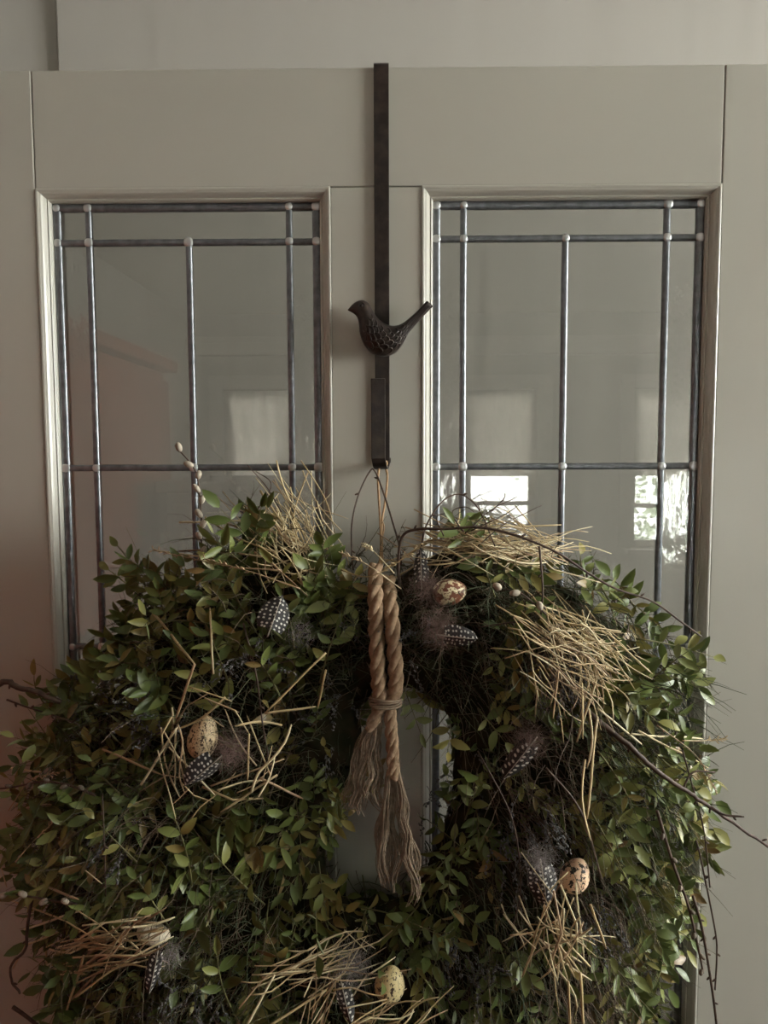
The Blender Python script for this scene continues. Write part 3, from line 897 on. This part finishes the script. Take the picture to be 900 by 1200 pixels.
# grey-brown seed heads
HEADS = [(170, 825, 20), (190, 850, 14), (505, 925, 14), (535, 905, 10), (625, 960, 18), (600, 985, 12), (390, 850, 12), (405, 830, 10), (300, 790, 10), (230, 1165, 14), (190, 1190, 12), (640, 770, 26), (660, 800, 16), (520, 1100, 10), (560, 1130, 8), (455, 760, 6), (480, 750, 6), (700, 1070, 10), (150, 985, 10), (770, 900, 8)]
for (hx_, hy_, cnt) in HEADS:
    for k in range(cnt):
        p = surf(hx_ + G(0, 16), hy_ + G(0, 14), U(-.01, .006))
        d = growdir(p.x, p.z) + rndv(.4); d.y = -abs(d.y) - .1
        pts = wisp(seed, p, d, U(.022, .042), .0004, .15, rnd(), n=6)
        for i in range(2, len(pts)):
            for j in range(3):
                c = pts[i] + rndv(.0012)
                seed.ball(c, (.0008, .0016), 5, 4, rnd(), axis=(pts[i] - pts[i - 1]) + rndv(.002))
fol.build('small_foliage', LEAF, wreath, kind='stuff')
stems.build('foliage_stems', GREENBARK, wreath, kind='stuff')
thr.build('fine_green_grass', THREAD, wreath, kind='stuff')
bth.build('dry_brown_grass', BROWNTH, wreath, kind='stuff')
seed.build('seed_heads', SEED, wreath, kind='stuff')

# ---- bare twigs and vines of the wreath
def twig(name, lst, r0, r1, mat=BARK, buds=0, label=None, n=26, knob=0.0):
    pts = spline(lst, n)
    pts = [p + rndv(knob) for p in pts] if knob else pts
    t = Buf(); t.tube(pts, [r0 + (r1 - r0) * i / n for i in range(n + 1)], 6)
    for k in range(buds):
        i = int((k + .7) / buds * n); i = min(max(i, 1), n - 1)
        d = (pts[i + 1] - pts[i]).normalized()
        sd = (d.cross(Vector((0, 1, 0))) * (1 if k % 2 else -1) + d * .8).normalized()
        t.ball(pts[i] + sd * (r0 + .0012), (.0011, .0026), 6, 5, axis=sd)
    return t.build(name, mat, wreath, pts[0], label=label), pts
def px3(lst): return [at(*q) for q in lst]
twig('vine', px3([(470, 662, -.075), (468, 640, -.068), (462, 618, -.055), (452, 585, -.04), (440, 553, -.027), (433, 553, -.026), (420, 580, -.035), (413, 610, -.045), (412, 640, -.055), (414, 668, -.07)]), .0010, .0009, buds=4, label='thin dark vine looped over the hook', n=44)
twig('vine', px3([(468, 690, -.085), (467, 655, -.085), (472, 628, -.088), (490, 620, -.095), (520, 620, -.10), (560, 618, -.105), (600, 626, -.11), (650, 646, -.11), (690, 672, -.105), (722, 690, -.10), (765, 705, -.09), (800, 730, -.085), (822, 746, -.08)]), .0015, .0009, buds=7, n=56)
twig('vine', px3([(494, 640, -.09), (500, 615, -.088), (518, 588, -.08), (538, 579, -.075), (556, 590, -.075), (566, 606, -.08), (580, 640, -.10)]), .0009, .0006, buds=3)
for lst in ([(545, 625, -.08), (575, 598, -.07), (607, 582, -.06)], [(552, 622, -.08), (590, 604, -.075), (608, 592, -.07)], [(560, 640, -.09), (590, 615, -.08), (635, 592, -.06)], [(575, 600, -.07), (590, 585, -.065), (592, 578, -.06)],
            [(540, 620, -.08), (530, 600, -.07), (545, 594, -.07), (556, 600, -.07)], [(520, 628, -.09), (512, 606, -.08), (530, 600, -.075)], [(300, 600, -.06), (318, 568, -.05), (300, 552, -.045)], [(330, 600, -.06), (312, 570, -.05), (290, 545, -.045)]):
    twig('twig', px3(lst), .0007, .0004, n=14)
twig('twig', px3([(690, 835, -.115), (735, 872, -.125), (770, 904, -.125), (800, 924, -.12), (830, 944, -.11), (868, 970, -.105), (912, 1000, -.10)]), .0030, .0013, buds=4, label='dark brown twig jutting out to the right', n=40, knob=.0004)
twig('twig', px3([(832, 945, -.11), (850, 955, -.112), (872, 957, -.115)]), .0014, .0009, buds=1, n=10)
twig('twig', px3([(800, 925, -.12), (812, 905, -.115), (838, 905, -.11)]), .0010, .0008, n=10)
twig('twig', px3([(-8, 806, -.07), (8, 798, -.075), (22, 806, -.08), (45, 812, -.085), (70, 822, -.085)]), .0032, .0022, buds=2, label='knobbly dark twig end at the left edge', n=16, knob=.0006)
twig('twig', px3([(8, 820, -.07), (30, 828, -.075), (62, 838, -.08), (95, 850, -.09)]), .0010, .0007, buds=4, n=20)
twig('twig', px3([(38, 1050, -.08), (32, 1085, -.085), (30, 1112, -.085), (14, 1130, -.085), (14, 1150, -.08), (24, 1164, -.075)]), .0017, .0011, buds=2, n=22, knob=.0003)
twig('twig', px3([(15, 1180, -.06), (32, 1192, -.065), (60, 1215, -.07)]), .0020, .0016, n=10)
twig('twig', px3([(816, 985, -.085), (822, 1010, -.085), (838, 1090, -.08), (840, 1120, -.08), (838, 1160, -.078)]), .0009, .0008, buds=5, n=26)
twig('twig', px3([(812, 1050, -.09), (822, 1085, -.09), (830, 1130, -.085), (838, 1185, -.08), (842, 1230, -.08)]), .0014, .0011, buds=8, label='budded twig hanging down at the lower right', n=30)
twig('twig', px3([(800, 880, -.11), (822, 960, -.10), (828, 1000, -.095), (832, 1040, -.09)]), .0008, .0007, buds=3, n=26)
twig('twig', px3([(560, 735, -.115), (620, 730, -.12), (655, 760, -.12), (640, 820, -.12)]), .0008, .0006, buds=3, n=24)
twig('twig', px3([(632, 640, -.115), (636, 690, -.125), (634, 720, -.125)]), .0010, .0008, buds=2, n=16)
twig('twig', px3([(285, 730, -.11), (300, 790, -.12), (308, 850, -.115), (318, 905, -.11)]), .0010, .0008, buds=3, n=24)
twig('twig', px3([(120, 930, -.11), (122, 985, -.12), (124, 1050, -.11)]), .0008, .0007, buds=3, n=20)
twig('twig', px3([(560, 880, -.11), (600, 960, -.12), (610, 1040, -.115), (600, 1090, -.11)]), .0008, .0007, n=20)
twig('twig', px3([(640, 900, -.12), (680, 950, -.125), (705, 1030, -.12)]), .0012, .0010, n=20)
# seeding grass ears
for lst in ([(470, 690, -.10), (440, 668, -.115), (418, 655, -.118), (402, 650, -.118)], [(462, 672, -.105), (440, 648, -.105), (428, 640, -.10)], [(400, 668, -.10), (430, 676, -.118), (458, 664, -.122), (490, 640, -.12)],
            [(330, 668, -.12), (270, 664, -.12), (215, 652, -.10), (180, 645, -.09)], [(352, 690, -.12), (300, 672, -.125), (240, 655, -.115)], [(300, 560, -.06), (322, 590, -.08), (345, 640, -.10)],
            [(800, 868, -.12), (825, 868, -.11), (848, 866, -.10)], [(770, 850, -.12), (815, 885, -.115), (838, 925, -.10)], [(10, 950, -.09), (35, 915, -.095), (70, 905, -.10)], [(18, 1010, -.09), (40, 985, -.095), (66, 960, -.10)]):
    pts = spline(px3(lst), 18)
    q = Buf(); q.tube(pts, [.0007 - .0004 * i / 18 for i in range(19)], 4)
    for i in range(10, 19):
        for j in range(2):
            d = ((pts[i] - pts[i - 1]).normalized() + rndv(.5)).normalized()
            q.ball(pts[i] + d * .003, (.0006, .0024), 5, 4, axis=d)
    q.build('grass_ear', STRAW, wreath, pts[0])
# pussy willow: stem with its catkins
def willow(lst, cats, label, r=.0011, mat=None, sc_=1.0):
    o, pts = twig('willow_twig', lst, r, r * .6, n=40, label=label)
    n = len(pts) - 1
    for k in range(cats):
        t = .1 + .85 * k / max(1, cats - 1)
        i = min(int(t * n), n - 1)
        d = (pts[i + 1] - pts[i]).normalized()
        sd = (d + d.cross(Vector((0, 1, 0))) * (.55 if k % 2 else -.55) + Vector((0, -.3, 0))).normalized()
        c = Buf(); c.ball(pts[i] + sd * .0042, (.0030 * sc_ * U(.85, 1.1), .0048 * sc_ * U(.85, 1.1)), 9, 7, axis=sd)
        c.build('catkin', mat or CATKIN, o)
willow(px3([(238, 668, -.085), (236, 632, -.08), (236, 606, -.075), (234, 580, -.07), (228, 550, -.062), (205, 522, -.055)]), 9, 'willow twig with grey catkins against the left glass')
willow(px3([(112, 932, -.11), (80, 920, -.105), (50, 916, -.10), (18, 922, -.09), (-6, 925, -.085)]), 6, 'willow twig with catkins poking left', .0014, BUD, .8)
willow(px3([(90, 1060, -.11), (60, 1055, -.105), (30, 1050, -.10), (4, 1046, -.09)]), 4, 'willow twig with pale catkins at the lower left edge', .0013)
willow(px3([(770, 950, -.12), (788, 1010, -.115), (806, 1060, -.105), (818, 1110, -.095), (824, 1140, -.09)]), 7, 'grey-brown willow twig hanging at the lower right', .0016, BUD, .75)
willow(px3([(640, 720, -.125), (610, 695, -.125), (585, 690, -.12)]), 3, None, .0009)

# ------------------------------------------------------------------ straw nests
def straw_mesh(kind):
    pts = {'straight': [(0, 0, 0), (.33, .005, .004), (.66, -.004, .006), (1, 0, 0)],
           'bow': [(0, 0, 0), (.25, .05, .02), (.5, .075, .01), (.75, .05, 0), (1, 0, 0)],
           'kink': [(0, 0, 0), (.45, .10, .03), (.5, .11, .03), (.75, .05, .01), (1, 0, 0)],
           'wave': [(0, 0, 0), (.25, .05, -.02), (.5, -.01, .02), (.75, -.05, 0), (1, 0, 0)]}[kind]
    P = spline(pts, 8) if kind != 'kink' else [Vector(p) for p in pts]
    n = len(P) - 1
    V = []; Fc = []
    for i, p in enumerate(P):                             # flattened stalk, unit thickness in y/z set by scale
        r = 1.0 if 0 < i < n else .7
        V += [(p.x, p.y, p.z, r)]
    return P
STRAW_K = ['straight', 'bow', 'bow', 'kink', 'wave', 'wave']
STRAW_P = {k: straw_mesh(k) for k in set(STRAW_K)}
STRAW_ME = {}
def straw_me(kind, ratio):
    """stalk of length 1; ratio = radius / length (rounded to a few steps so meshes are shared)"""
    ratio = min((.0045, .006, .008, .011, .015, .021, .028), key=lambda r: abs(r - ratio))
    key = (kind, ratio)
    if key not in STRAW_ME:
        q = Buf(); P = STRAW_P[kind]
        q.tube(P, [ratio * (1 if i < len(P) - 1 else .5) for i in range(len(P))], 4)
        V = [(v[0], v[1], v[2] * .6) for v in q.V]
        STRAW_ME[key] = mesh_from('straw', V, q.F, STRAW)
    return STRAW_ME[key]
def straw(parent, a, c, rad=.0008, kind=None):
    d = c - a; L_ = d.length
    kind = kind or random.choice(STRAW_K)
    o = bpy.data.objects.new('straw', straw_me(kind, rad / L_))
    x = d.normalized()
    n = (Vector((0, -1, 0)) + rndv(.5)); n = (n - x * n.dot(x)).normalized()
    R_ = Matrix((x, n.cross(x), n)).transposed().to_4x4()
    if rnd() < .5: R_ = R_ @ Matrix.Rotation(PI, 4, 'X')
    put(o, parent, Matrix.Translation(a) @ R_ @ Matrix.Diagonal((L_, L_, L_, 1)))
def nest(cx, cy, label, group='straw tufts tucked into the wreath'):
    return empty('straw_nest', surf(cx, cy, .0), label, 'straw', group)
def fan(parent, n, cx, cy, sx, sy, ang, aspread, l0, l1, lift=(.0, .025), rad=(.00045, .0009), kind=None):
    """n straws about a pixel; ang = direction in the picture plane, degrees, 0 = right, 90 = up"""
    for k in range(n):
        px, py = cx + G(0, sx), cy + G(0, sy)
        a_ = math.radians(ang + G(0, aspread)); L_ = U(l0, l1)
        dx, dy = math.cos(a_) * L_ / 2, -math.sin(a_) * L_ / 2
        a = surf(px - dx, py - dy, U(*lift)); c = surf(px + dx, py + dy, U(*lift))
        lim = .022                                        # keep stalks near-flat to the tuft
        mid = (a.y + c.y) / 2
        a = at(px - dx, py - dy, max(mid - lim, min(mid + lim, a.y))); c = at(px + dx, py + dy, max(mid - lim, min(mid + lim, c.y)))
        a.y -= .006; c.y -= .006
        if rnd() < .4: a.y -= U(0, .012); c.y += U(0, .012)
        straw(parent, a, c, U(*rad), kind)
def strs(parent, lst, rad=.0011, lift=.03):
    for q in lst:
        kind = q[4] if len(q) > 4 else 'straight'
        straw(parent, surf(q[0], q[1], lift), surf(q[2], q[3], lift), rad * U(.85, 1.2), kind)
n1 = nest(345, 625, 'pale straw tuft at the top left of the wreath, slanting to the right')
fan(n1, 75, 345, 622, 17, 22, -52, 22, 45, 105, (.012, .03))
fan(n1, 10, 340, 640, 20, 20, 30, 40, 30, 70, (.01, .03))
strs(n1, [(250, 608, 352, 640), (210, 646, 370, 672, 'bow'), (240, 606, 330, 668), (282, 632, 318, 646), (305, 575, 350, 640), (210, 612, 296, 610), (318, 660, 362, 700), (180, 645, 260, 655), (240, 648, 320, 655, 'bow')], .0012)
n2 = nest(590, 640, 'long pale straw tuft lying along the top right of the wreath')
fan(n2, 90, 578, 637, 38, 10, -10, 15, 60, 130, (.018, .042))
fan(n2, 14, 560, 625, 18, 10, 40, 35, 40, 80, (.012, .035))
strs(n2, [(500, 642, 545, 655, 'bow'), (480, 640, 600, 618), (448, 668, 520, 625), (560, 618, 658, 615), (600, 640, 665, 662), (520, 665, 610, 628), (575, 605, 600, 640), (440, 690, 510, 650)], .0012)
n3 = nest(680, 760, 'bushy straw tuft on the right shoulder of the wreath')
fan(n3, 90, 680, 755, 25, 17, -28, 19, 35, 125, (.015, .045))
fan(n3, 46, 672, 788, 26, 16, -66, 20, 40, 110, (.015, .04))
strs(n3, [(700, 792, 676, 870), (655, 780, 648, 842), (682, 800, 683, 866), (640, 802, 660, 795), (694, 735, 728, 740), (690, 830, 688, 900, 'bow'), (686, 890, 692, 985, 'bow'), (720, 750, 765, 790), (700, 830, 752, 872), (740, 860, 825, 866), (748, 856, 830, 900)], .0011, .04)
n4 = nest(260, 880, 'sparse straw ring round the tall speckled egg, left of the rope')
for k in range(24):
    a_ = U(0, 2 * PI); r_ = U(36, 62)
    cx_, cy_ = 255 + r_ * 1.15 * math.cos(a_), 878 + r_ * .9 * math.sin(a_)
    fan(n4, 1, cx_, cy_, 4, 4, -math.degrees(a_) + 90 + G(0, 22), 8, 40, 95, (.005, .028), (.0007, .0013))
strs(n4, [(181, 720, 228, 778), (228, 778, 206, 842), (250, 790, 246, 712), (382, 765, 310, 836), (382, 785, 372, 830), (165, 920, 208, 852), (120, 878, 190, 908), (190, 908, 215, 912), (275, 832, 292, 860), (292, 860, 290, 915), (310, 836, 370, 828), (305, 912, 355, 936), (325, 908, 258, 952), (203, 942, 222, 924),
          (240, 818, 280, 835), (222, 805, 272, 822), (212, 860, 218, 900), (240, 836, 262, 852)], .0014, .028)
n5 = nest(130, 1105, 'brown-tinged straw tuft at the lower left, by the broken egg')
fan(n5, 38, 125, 1105, 30, 16, 14, 20, 50, 110, (.012, .035), (.0007, .0014))
strs(n5, [(66, 1111, 130, 1094), (15, 1056, 78, 1080), (78, 1080, 110, 1100), (48, 1036, 92, 1054), (62, 1136, 100, 1142), (98, 1120, 76, 1194), (52, 1080, 55, 1140), (100, 1020, 120, 1036), (0, 1012, 8, 1040), (24, 948, 60, 943), (12, 900, 50, 905), (18, 945, 38, 925)], .0015, .034)
n6 = nest(395, 1125, 'thin straw tuft sweeping down left beside the round cream egg')
fan(n6, 30, 375, 1125, 26, 12, 18, 16, 60, 120, (.01, .03), (.0006, .0010))
fan(n6, 16, 455, 1185, 22, 10, 20, 22, 40, 90, (.01, .03), (.0006, .0010))
fan(n6, 14, 380, 1160, 12, 22, 68, 14, 50, 90, (.01, .03), (.0006, .0010))
strs(n6, [(322, 1142, 288, 1204), (383, 1160, 312, 1204), (322, 1142, 384, 1112), (420, 1098, 440, 1112), (430, 1080, 424, 1098), (404, 1090, 430, 1115)], .0012, .03)
n7 = nest(650, 1090, 'straw tuft fanning downward beneath the pinkish blotched egg')
fan(n7, 22, 652, 1092, 14, 20, -84, 20, 60, 120, (.015, .04), (.0007, .0012))
fan(n7, 10, 650, 1080, 18, 14, -35, 25, 40, 90, (.015, .04), (.0007, .0012))
strs(n7, [(618, 1088, 588, 1104), (638, 1060, 666, 1150), (666, 1150, 668, 1210), (650, 1100, 680, 1140), (680, 1140, 684, 1205), (655, 1095, 692, 1133), (692, 1060, 710, 1112), (634, 1090, 612, 1145), (700, 840, 688, 960)], .0014, .038)

# ------------------------------------------------------------------ eggs
def egg_mesh(mat):
    q = Buf(); q.ball((0, 0, 0), 1.0, 28, 18)
    V = []
    for v in q.V:
        k = 1 - .14 * v[2] - .04 * v[2] ** 2               # blunter at one end
        V.append((v[0] * k, v[1] * k, v[2]))
    return mesh_from('egg', V, q.F, mat)
def egg(px, py, wpx, lpx, ang, mat, label, lift=.012, tilt=0.0):
    c = surf(px, py, lift); s = pxm(c.y)
    o = bpy.data.objects.new('egg', egg_mesh(mat))
    a = math.radians(ang)
    ax = Vector((math.cos(a), -tilt, math.sin(a))).normalized()
    q = Vector((0, 0, 1)).rotation_difference(ax).to_matrix().to_4x4()
    put(o, None, Matrix.Translation(c) @ q @ Matrix.Diagonal((wpx / 2 * s, wpx / 2 * s, lpx / 2 * s, 1)))
    tag(o, label, 'egg', 'speckled eggs tucked into the wreath')
    return c
CREAM, CREAM2 = srgb(222, 208, 172), srgb(206, 186, 146)
EG1 = egg(527, 694, 32, 41, 12, mat_egg('egg_brown_blotch', srgb(228, 218, 180), srgb(214, 196, 160), srgb(112, 66, 46), 1.9, .46, .04, 9, .58), 'cream egg with large rusty brown blotches, right of the rope top', .014)
EG2 = egg(238, 864, 36, 54, 76, mat_egg('egg_speckled', CREAM, srgb(204, 166, 124), srgb(62, 44, 34), 4.2, .54, .03, 14, .60), 'tall cream egg with dark speckles standing in the sparse straw ring', .014)
EG3 = egg(674, 1026, 35, 44, 65, mat_egg('egg_pink_blotch', srgb(230, 178, 148), srgb(222, 206, 172), srgb(44, 32, 28), 2.6, .55, .02, 9, .64), 'pinkish egg with black blotches at the lower right', .012)
EG4 = egg(457, 1153, 37, 45, 80, mat_egg('egg_pale', srgb(222, 206, 156), srgb(212, 190, 140), srgb(58, 44, 34), 4.0, .56, .02, 10, .63), 'pale cream egg with few dark spots at the bottom centre', .014)
EG5 = egg(180, 1094, 26, 42, -10, mat_egg('egg_white', srgb(226, 218, 196), srgb(216, 196, 170), srgb(60, 46, 38), 4.0, .64, .02), 'whitish egg half hidden under leaves at the lower left', .006)

# ------------------------------------------------------------------ feathers
def feather(root_px, tip_px, wid_px, label, down=60, down_c=None, down_r=16, down_mat=None, lift=.03):
    a = surf(root_px[0], root_px[1], lift); c = surf(tip_px[0], tip_px[1], lift)
    c = at(tip_px[0], tip_px[1], max(a.y - .015, min(a.y + .015, c.y)))
    d = c - a; L_ = d.length; wd = wid_px * pxm(a.y) / L_
    t = bpy.data.objects.new('feather', None); t.empty_display_size = .01
    Fm = Matrix.Translation(a) @ frame(d, Vector((0, -1, 0)) + rndv(.2)).to_4x4() @ Matrix.Diagonal((L_, L_, L_, 1))
    put(t, None, Fm); tag(t, label, 'feather', 'dotted guinea fowl feathers in the wreath')
    V = []; Fc = []; UVs = []
    ny, nx = 14, 8
    for i in range(ny + 1):
        v = i / ny
        w_ = wd / 2 * (max(0, math.sin(PI * min(1, .16 + v * .80) ** .85)) ** .55) * (1 if v < .97 else .6)
        for j in range(nx + 1):
            u = j / nx * 2 - 1
            V.append((u * w_, .04 + v * .96 - .05 * abs(u), .10 * (1 - u * u) * wd - .12 * wd * abs(u) + .10 * math.sin(v * 2.4) * .5))
            UVs.append(((u * w_ / wd + .5) * max(.6, min(1.3, wd * 1.5)), v))
    for i in range(ny):
        for j in range(nx):
            Fc.append((i * (nx + 1) + j, i * (nx + 1) + j + 1, (i + 1) * (nx + 1) + j + 1, (i + 1) * (nx + 1) + j))
    me = mesh_from('vane', V, Fc, FEATHER)
    uv = me.uv_layers.new(name='uv')
    for lp in me.loops: uv.data[lp.index].uv = UVs[lp.vertex_index]
    put(bpy.data.objects.new('vane', me), t, Fm)
    q = Buf(); q.tube([Fm @ Vector((0, y, .10 * wd + .05 * math.sin(y * 2.4) + .004)) for y in (-.22, 0, .3, .6, .92)], [.0007, .0006, .0005, .0004, .0002], 5); q.build('quill', QUILL, t)
    if down:
        q = Buf(); cc = surf(*(down_c or root_px), lift * .8)
        rr = down_r * pxm(cc.y)
        for k in range(int(down * 4)):
            p = cc + rndv(rr * .42); dd = (rndv(1) + Vector((0, -.35, 0))).normalized()
            wisp(q, p, dd, rr * U(.4, 1.0), .00011, U(-.1, .2), rnd(), n=5)
        q.build('down', down_mat or DOWN, t, kind='stuff')
feather((494, 682), (493, 642), 18, 'small upright dotted feather with brown down, left of the blotched egg', 170, (502, 690), 24)
feather((316, 738), (330, 698), 38, 'broad dark feather with white dots high on the left side', 40, (352, 740), 18, GREYDOWN)
feather((520, 744), (560, 748), 26, 'dark finely dotted feather lying sideways below the blotched egg', 190, (514, 736), 24)
feather((622, 872), (588, 912), 26, 'dotted feather slanting left under brown down, right of the hole', 130, (618, 868), 22)
feather((634, 1016), (640, 1062), 36, 'wide dotted feather with grey down beside the pinkish egg', 160, (634, 1008), 22, GREYDOWN)
feather((252, 890), (216, 918), 34, 'dark dotted feather below the tall speckled egg', 150, (272, 876), 26)
feather((184, 1118), (174, 1164), 18, 'narrow dotted feather hanging below the whitish egg', 70, (198, 1118), 20, GREYDOWN)
feather((400, 1150), (412, 1200), 20, 'dark dotted feather at the bottom edge left of the cream egg', 170, (412, 1132), 28, GREYDOWN)

# ------------------------------------------------------------------ knotted rope
ry = -.112
rope = empty('rope', at(452, 820, ry), 'thick jute rope hanging down the middle, knotted with frayed ends', 'rope')
def rope_len(lst, rad, turns, shrink=1.0):
    ax = spline(px3(lst), 90)
    r_ = Buf(); r_.tube(ax, rad * .55, 6)
    ro = r_.build('rope_core', ROPE, rope, ax[0])
    for s in range(3):
        pts = []
        for i, p in enumerate(ax):
            t = i / 90
            d = (ax[min(i + 1, 90)] - ax[max(i - 1, 0)]).normalized()
            u = d.cross(Vector((0, 1, 0))).normalized(); v = d.cross(u)
            an = turns * 2 * PI * t + s * 2 * PI / 3
            r1 = rad * .47 * (1 - (1 - shrink) * t)
            pts.append(p + (u * math.cos(an) + v * math.sin(an)) * r1)
        q = Buf(); q.tube(pts, rad * .55, 15)
        W = []                                            # yarns: ridges that wind round the strand
        for i in range(91):
            for j in range(15):
                c_ = pts[i]; v_ = Vector(q.V[i * 15 + j])
                W.append(tuple(c_ + (v_ - c_) * (1 + .045 * math.cos(5 * 2 * PI * j / 15 - turns * i / 90 * 9) + U(-.03, .03))))
        q.V = W
        q.build('rope_strand', ROPE, ro)
    q = Buf()
    for k in range(70):
        i = random.randrange(2, 88); p = ax[i] + Vector((G(0, rad * .6), -rad * .7, 0)); d = (rndv(1) + Vector((0, -.5, -.4))).normalized()
        wisp(q, p, d, U(.004, .011), .00014, .1, .5, n=4)
    q.build('fuzz', FRAY, ro, kind='stuff')
RR = .0072
rope_len([(440, 664, ry + .03), (440, 700, ry), (441, 740, ry), (443, 790, ry), (446, 824, ry)], RR, 3.0)
rope_len([(455, 678, ry + .03), (458, 715, ry), (462, 760, ry), (464, 800, ry), (459, 824, ry)], RR, 2.8)
rope_len([(456, 822, ry), (458, 850, ry), (460, 880, ry), (461, 912, ry)], RR * .85, 1.9)
rope_len([(447, 824, ry), (441, 838, ry), (434, 855, ry)], RR * .85, .7)
q = Buf()
kc = at(452, 822, ry)
for k in range(5):                                        # thin binding round both ropes
    pts = []
    for i in range(25):
        a_ = 2 * PI * i / 24
        pts.append(kc + Vector((.0145 * math.cos(a_), .0095 * math.sin(a_), (k - 2) * .0014 + .0012 * math.sin(a_ + k))))
    q.tube(pts, .0009, 5)
q.build('binding', FRAY, rope)
def fray(starts, spine_, spread0, spread1, n, r, wob):
    """loose fibres that leave a rope end and fan out along a spine"""
    q = Buf(); ax = spline(px3(spine_), 12)
    CL = [(U(0, 2 * PI), math.sqrt(rnd()), U(0, 6), U(2.5, 5), U(.75, 1.0)) for _ in range(11)]
    for k in range(n):
        a0, r0, ph, fr, L0 = random.choice(CL); L_ = L0 * U(.86, 1.0); pts = []
        ja, jr = U(0, 2 * PI), math.sqrt(rnd()) * .26
        cx_, cy_ = math.cos(a0) * r0 + math.cos(ja) * jr, math.sin(a0) * r0 + math.sin(ja) * jr
        ph2 = U(0, 6)
        for i in range(15):
            t = i / 14 * L_
            f_ = t * 12; j = min(int(f_), 11); p = ax[j].lerp(ax[j + 1], f_ - j)
            s = (spread0 + (spread1 - spread0) * t ** .8)
            off = Vector((cx_ * s, cy_ * s * .6, 0))
            off += Vector((math.sin(ph + fr * t * 4), math.cos(ph * 2 + fr * t * 3) * .6, 0)) * wob * 1.5 * t
            off += Vector((math.sin(ph2 + 14 * t), math.cos(ph2 + 11 * t), 0)) * wob * .35 * t
            pts.append(p + off)
        q.tube(pts, r * U(.6, 1.1), 4, cap=False)
    return q
fray(0, [(440, 842, ry), (430, 868, ry), (424, 900, ry), (420, 928, ry), (424, 960, ry)], .0055, .026, 150, .0005, .0028).build('frayed_end', FRAY, rope, kind='stuff')
fray(0, [(461, 902, ry), (463, 940, ry), (462, 970, ry), (466, 1010, ry), (465, 1056, ry)], .0055, .022, 210, .0005, .0030).build('frayed_end', FRAY, rope, kind='stuff')
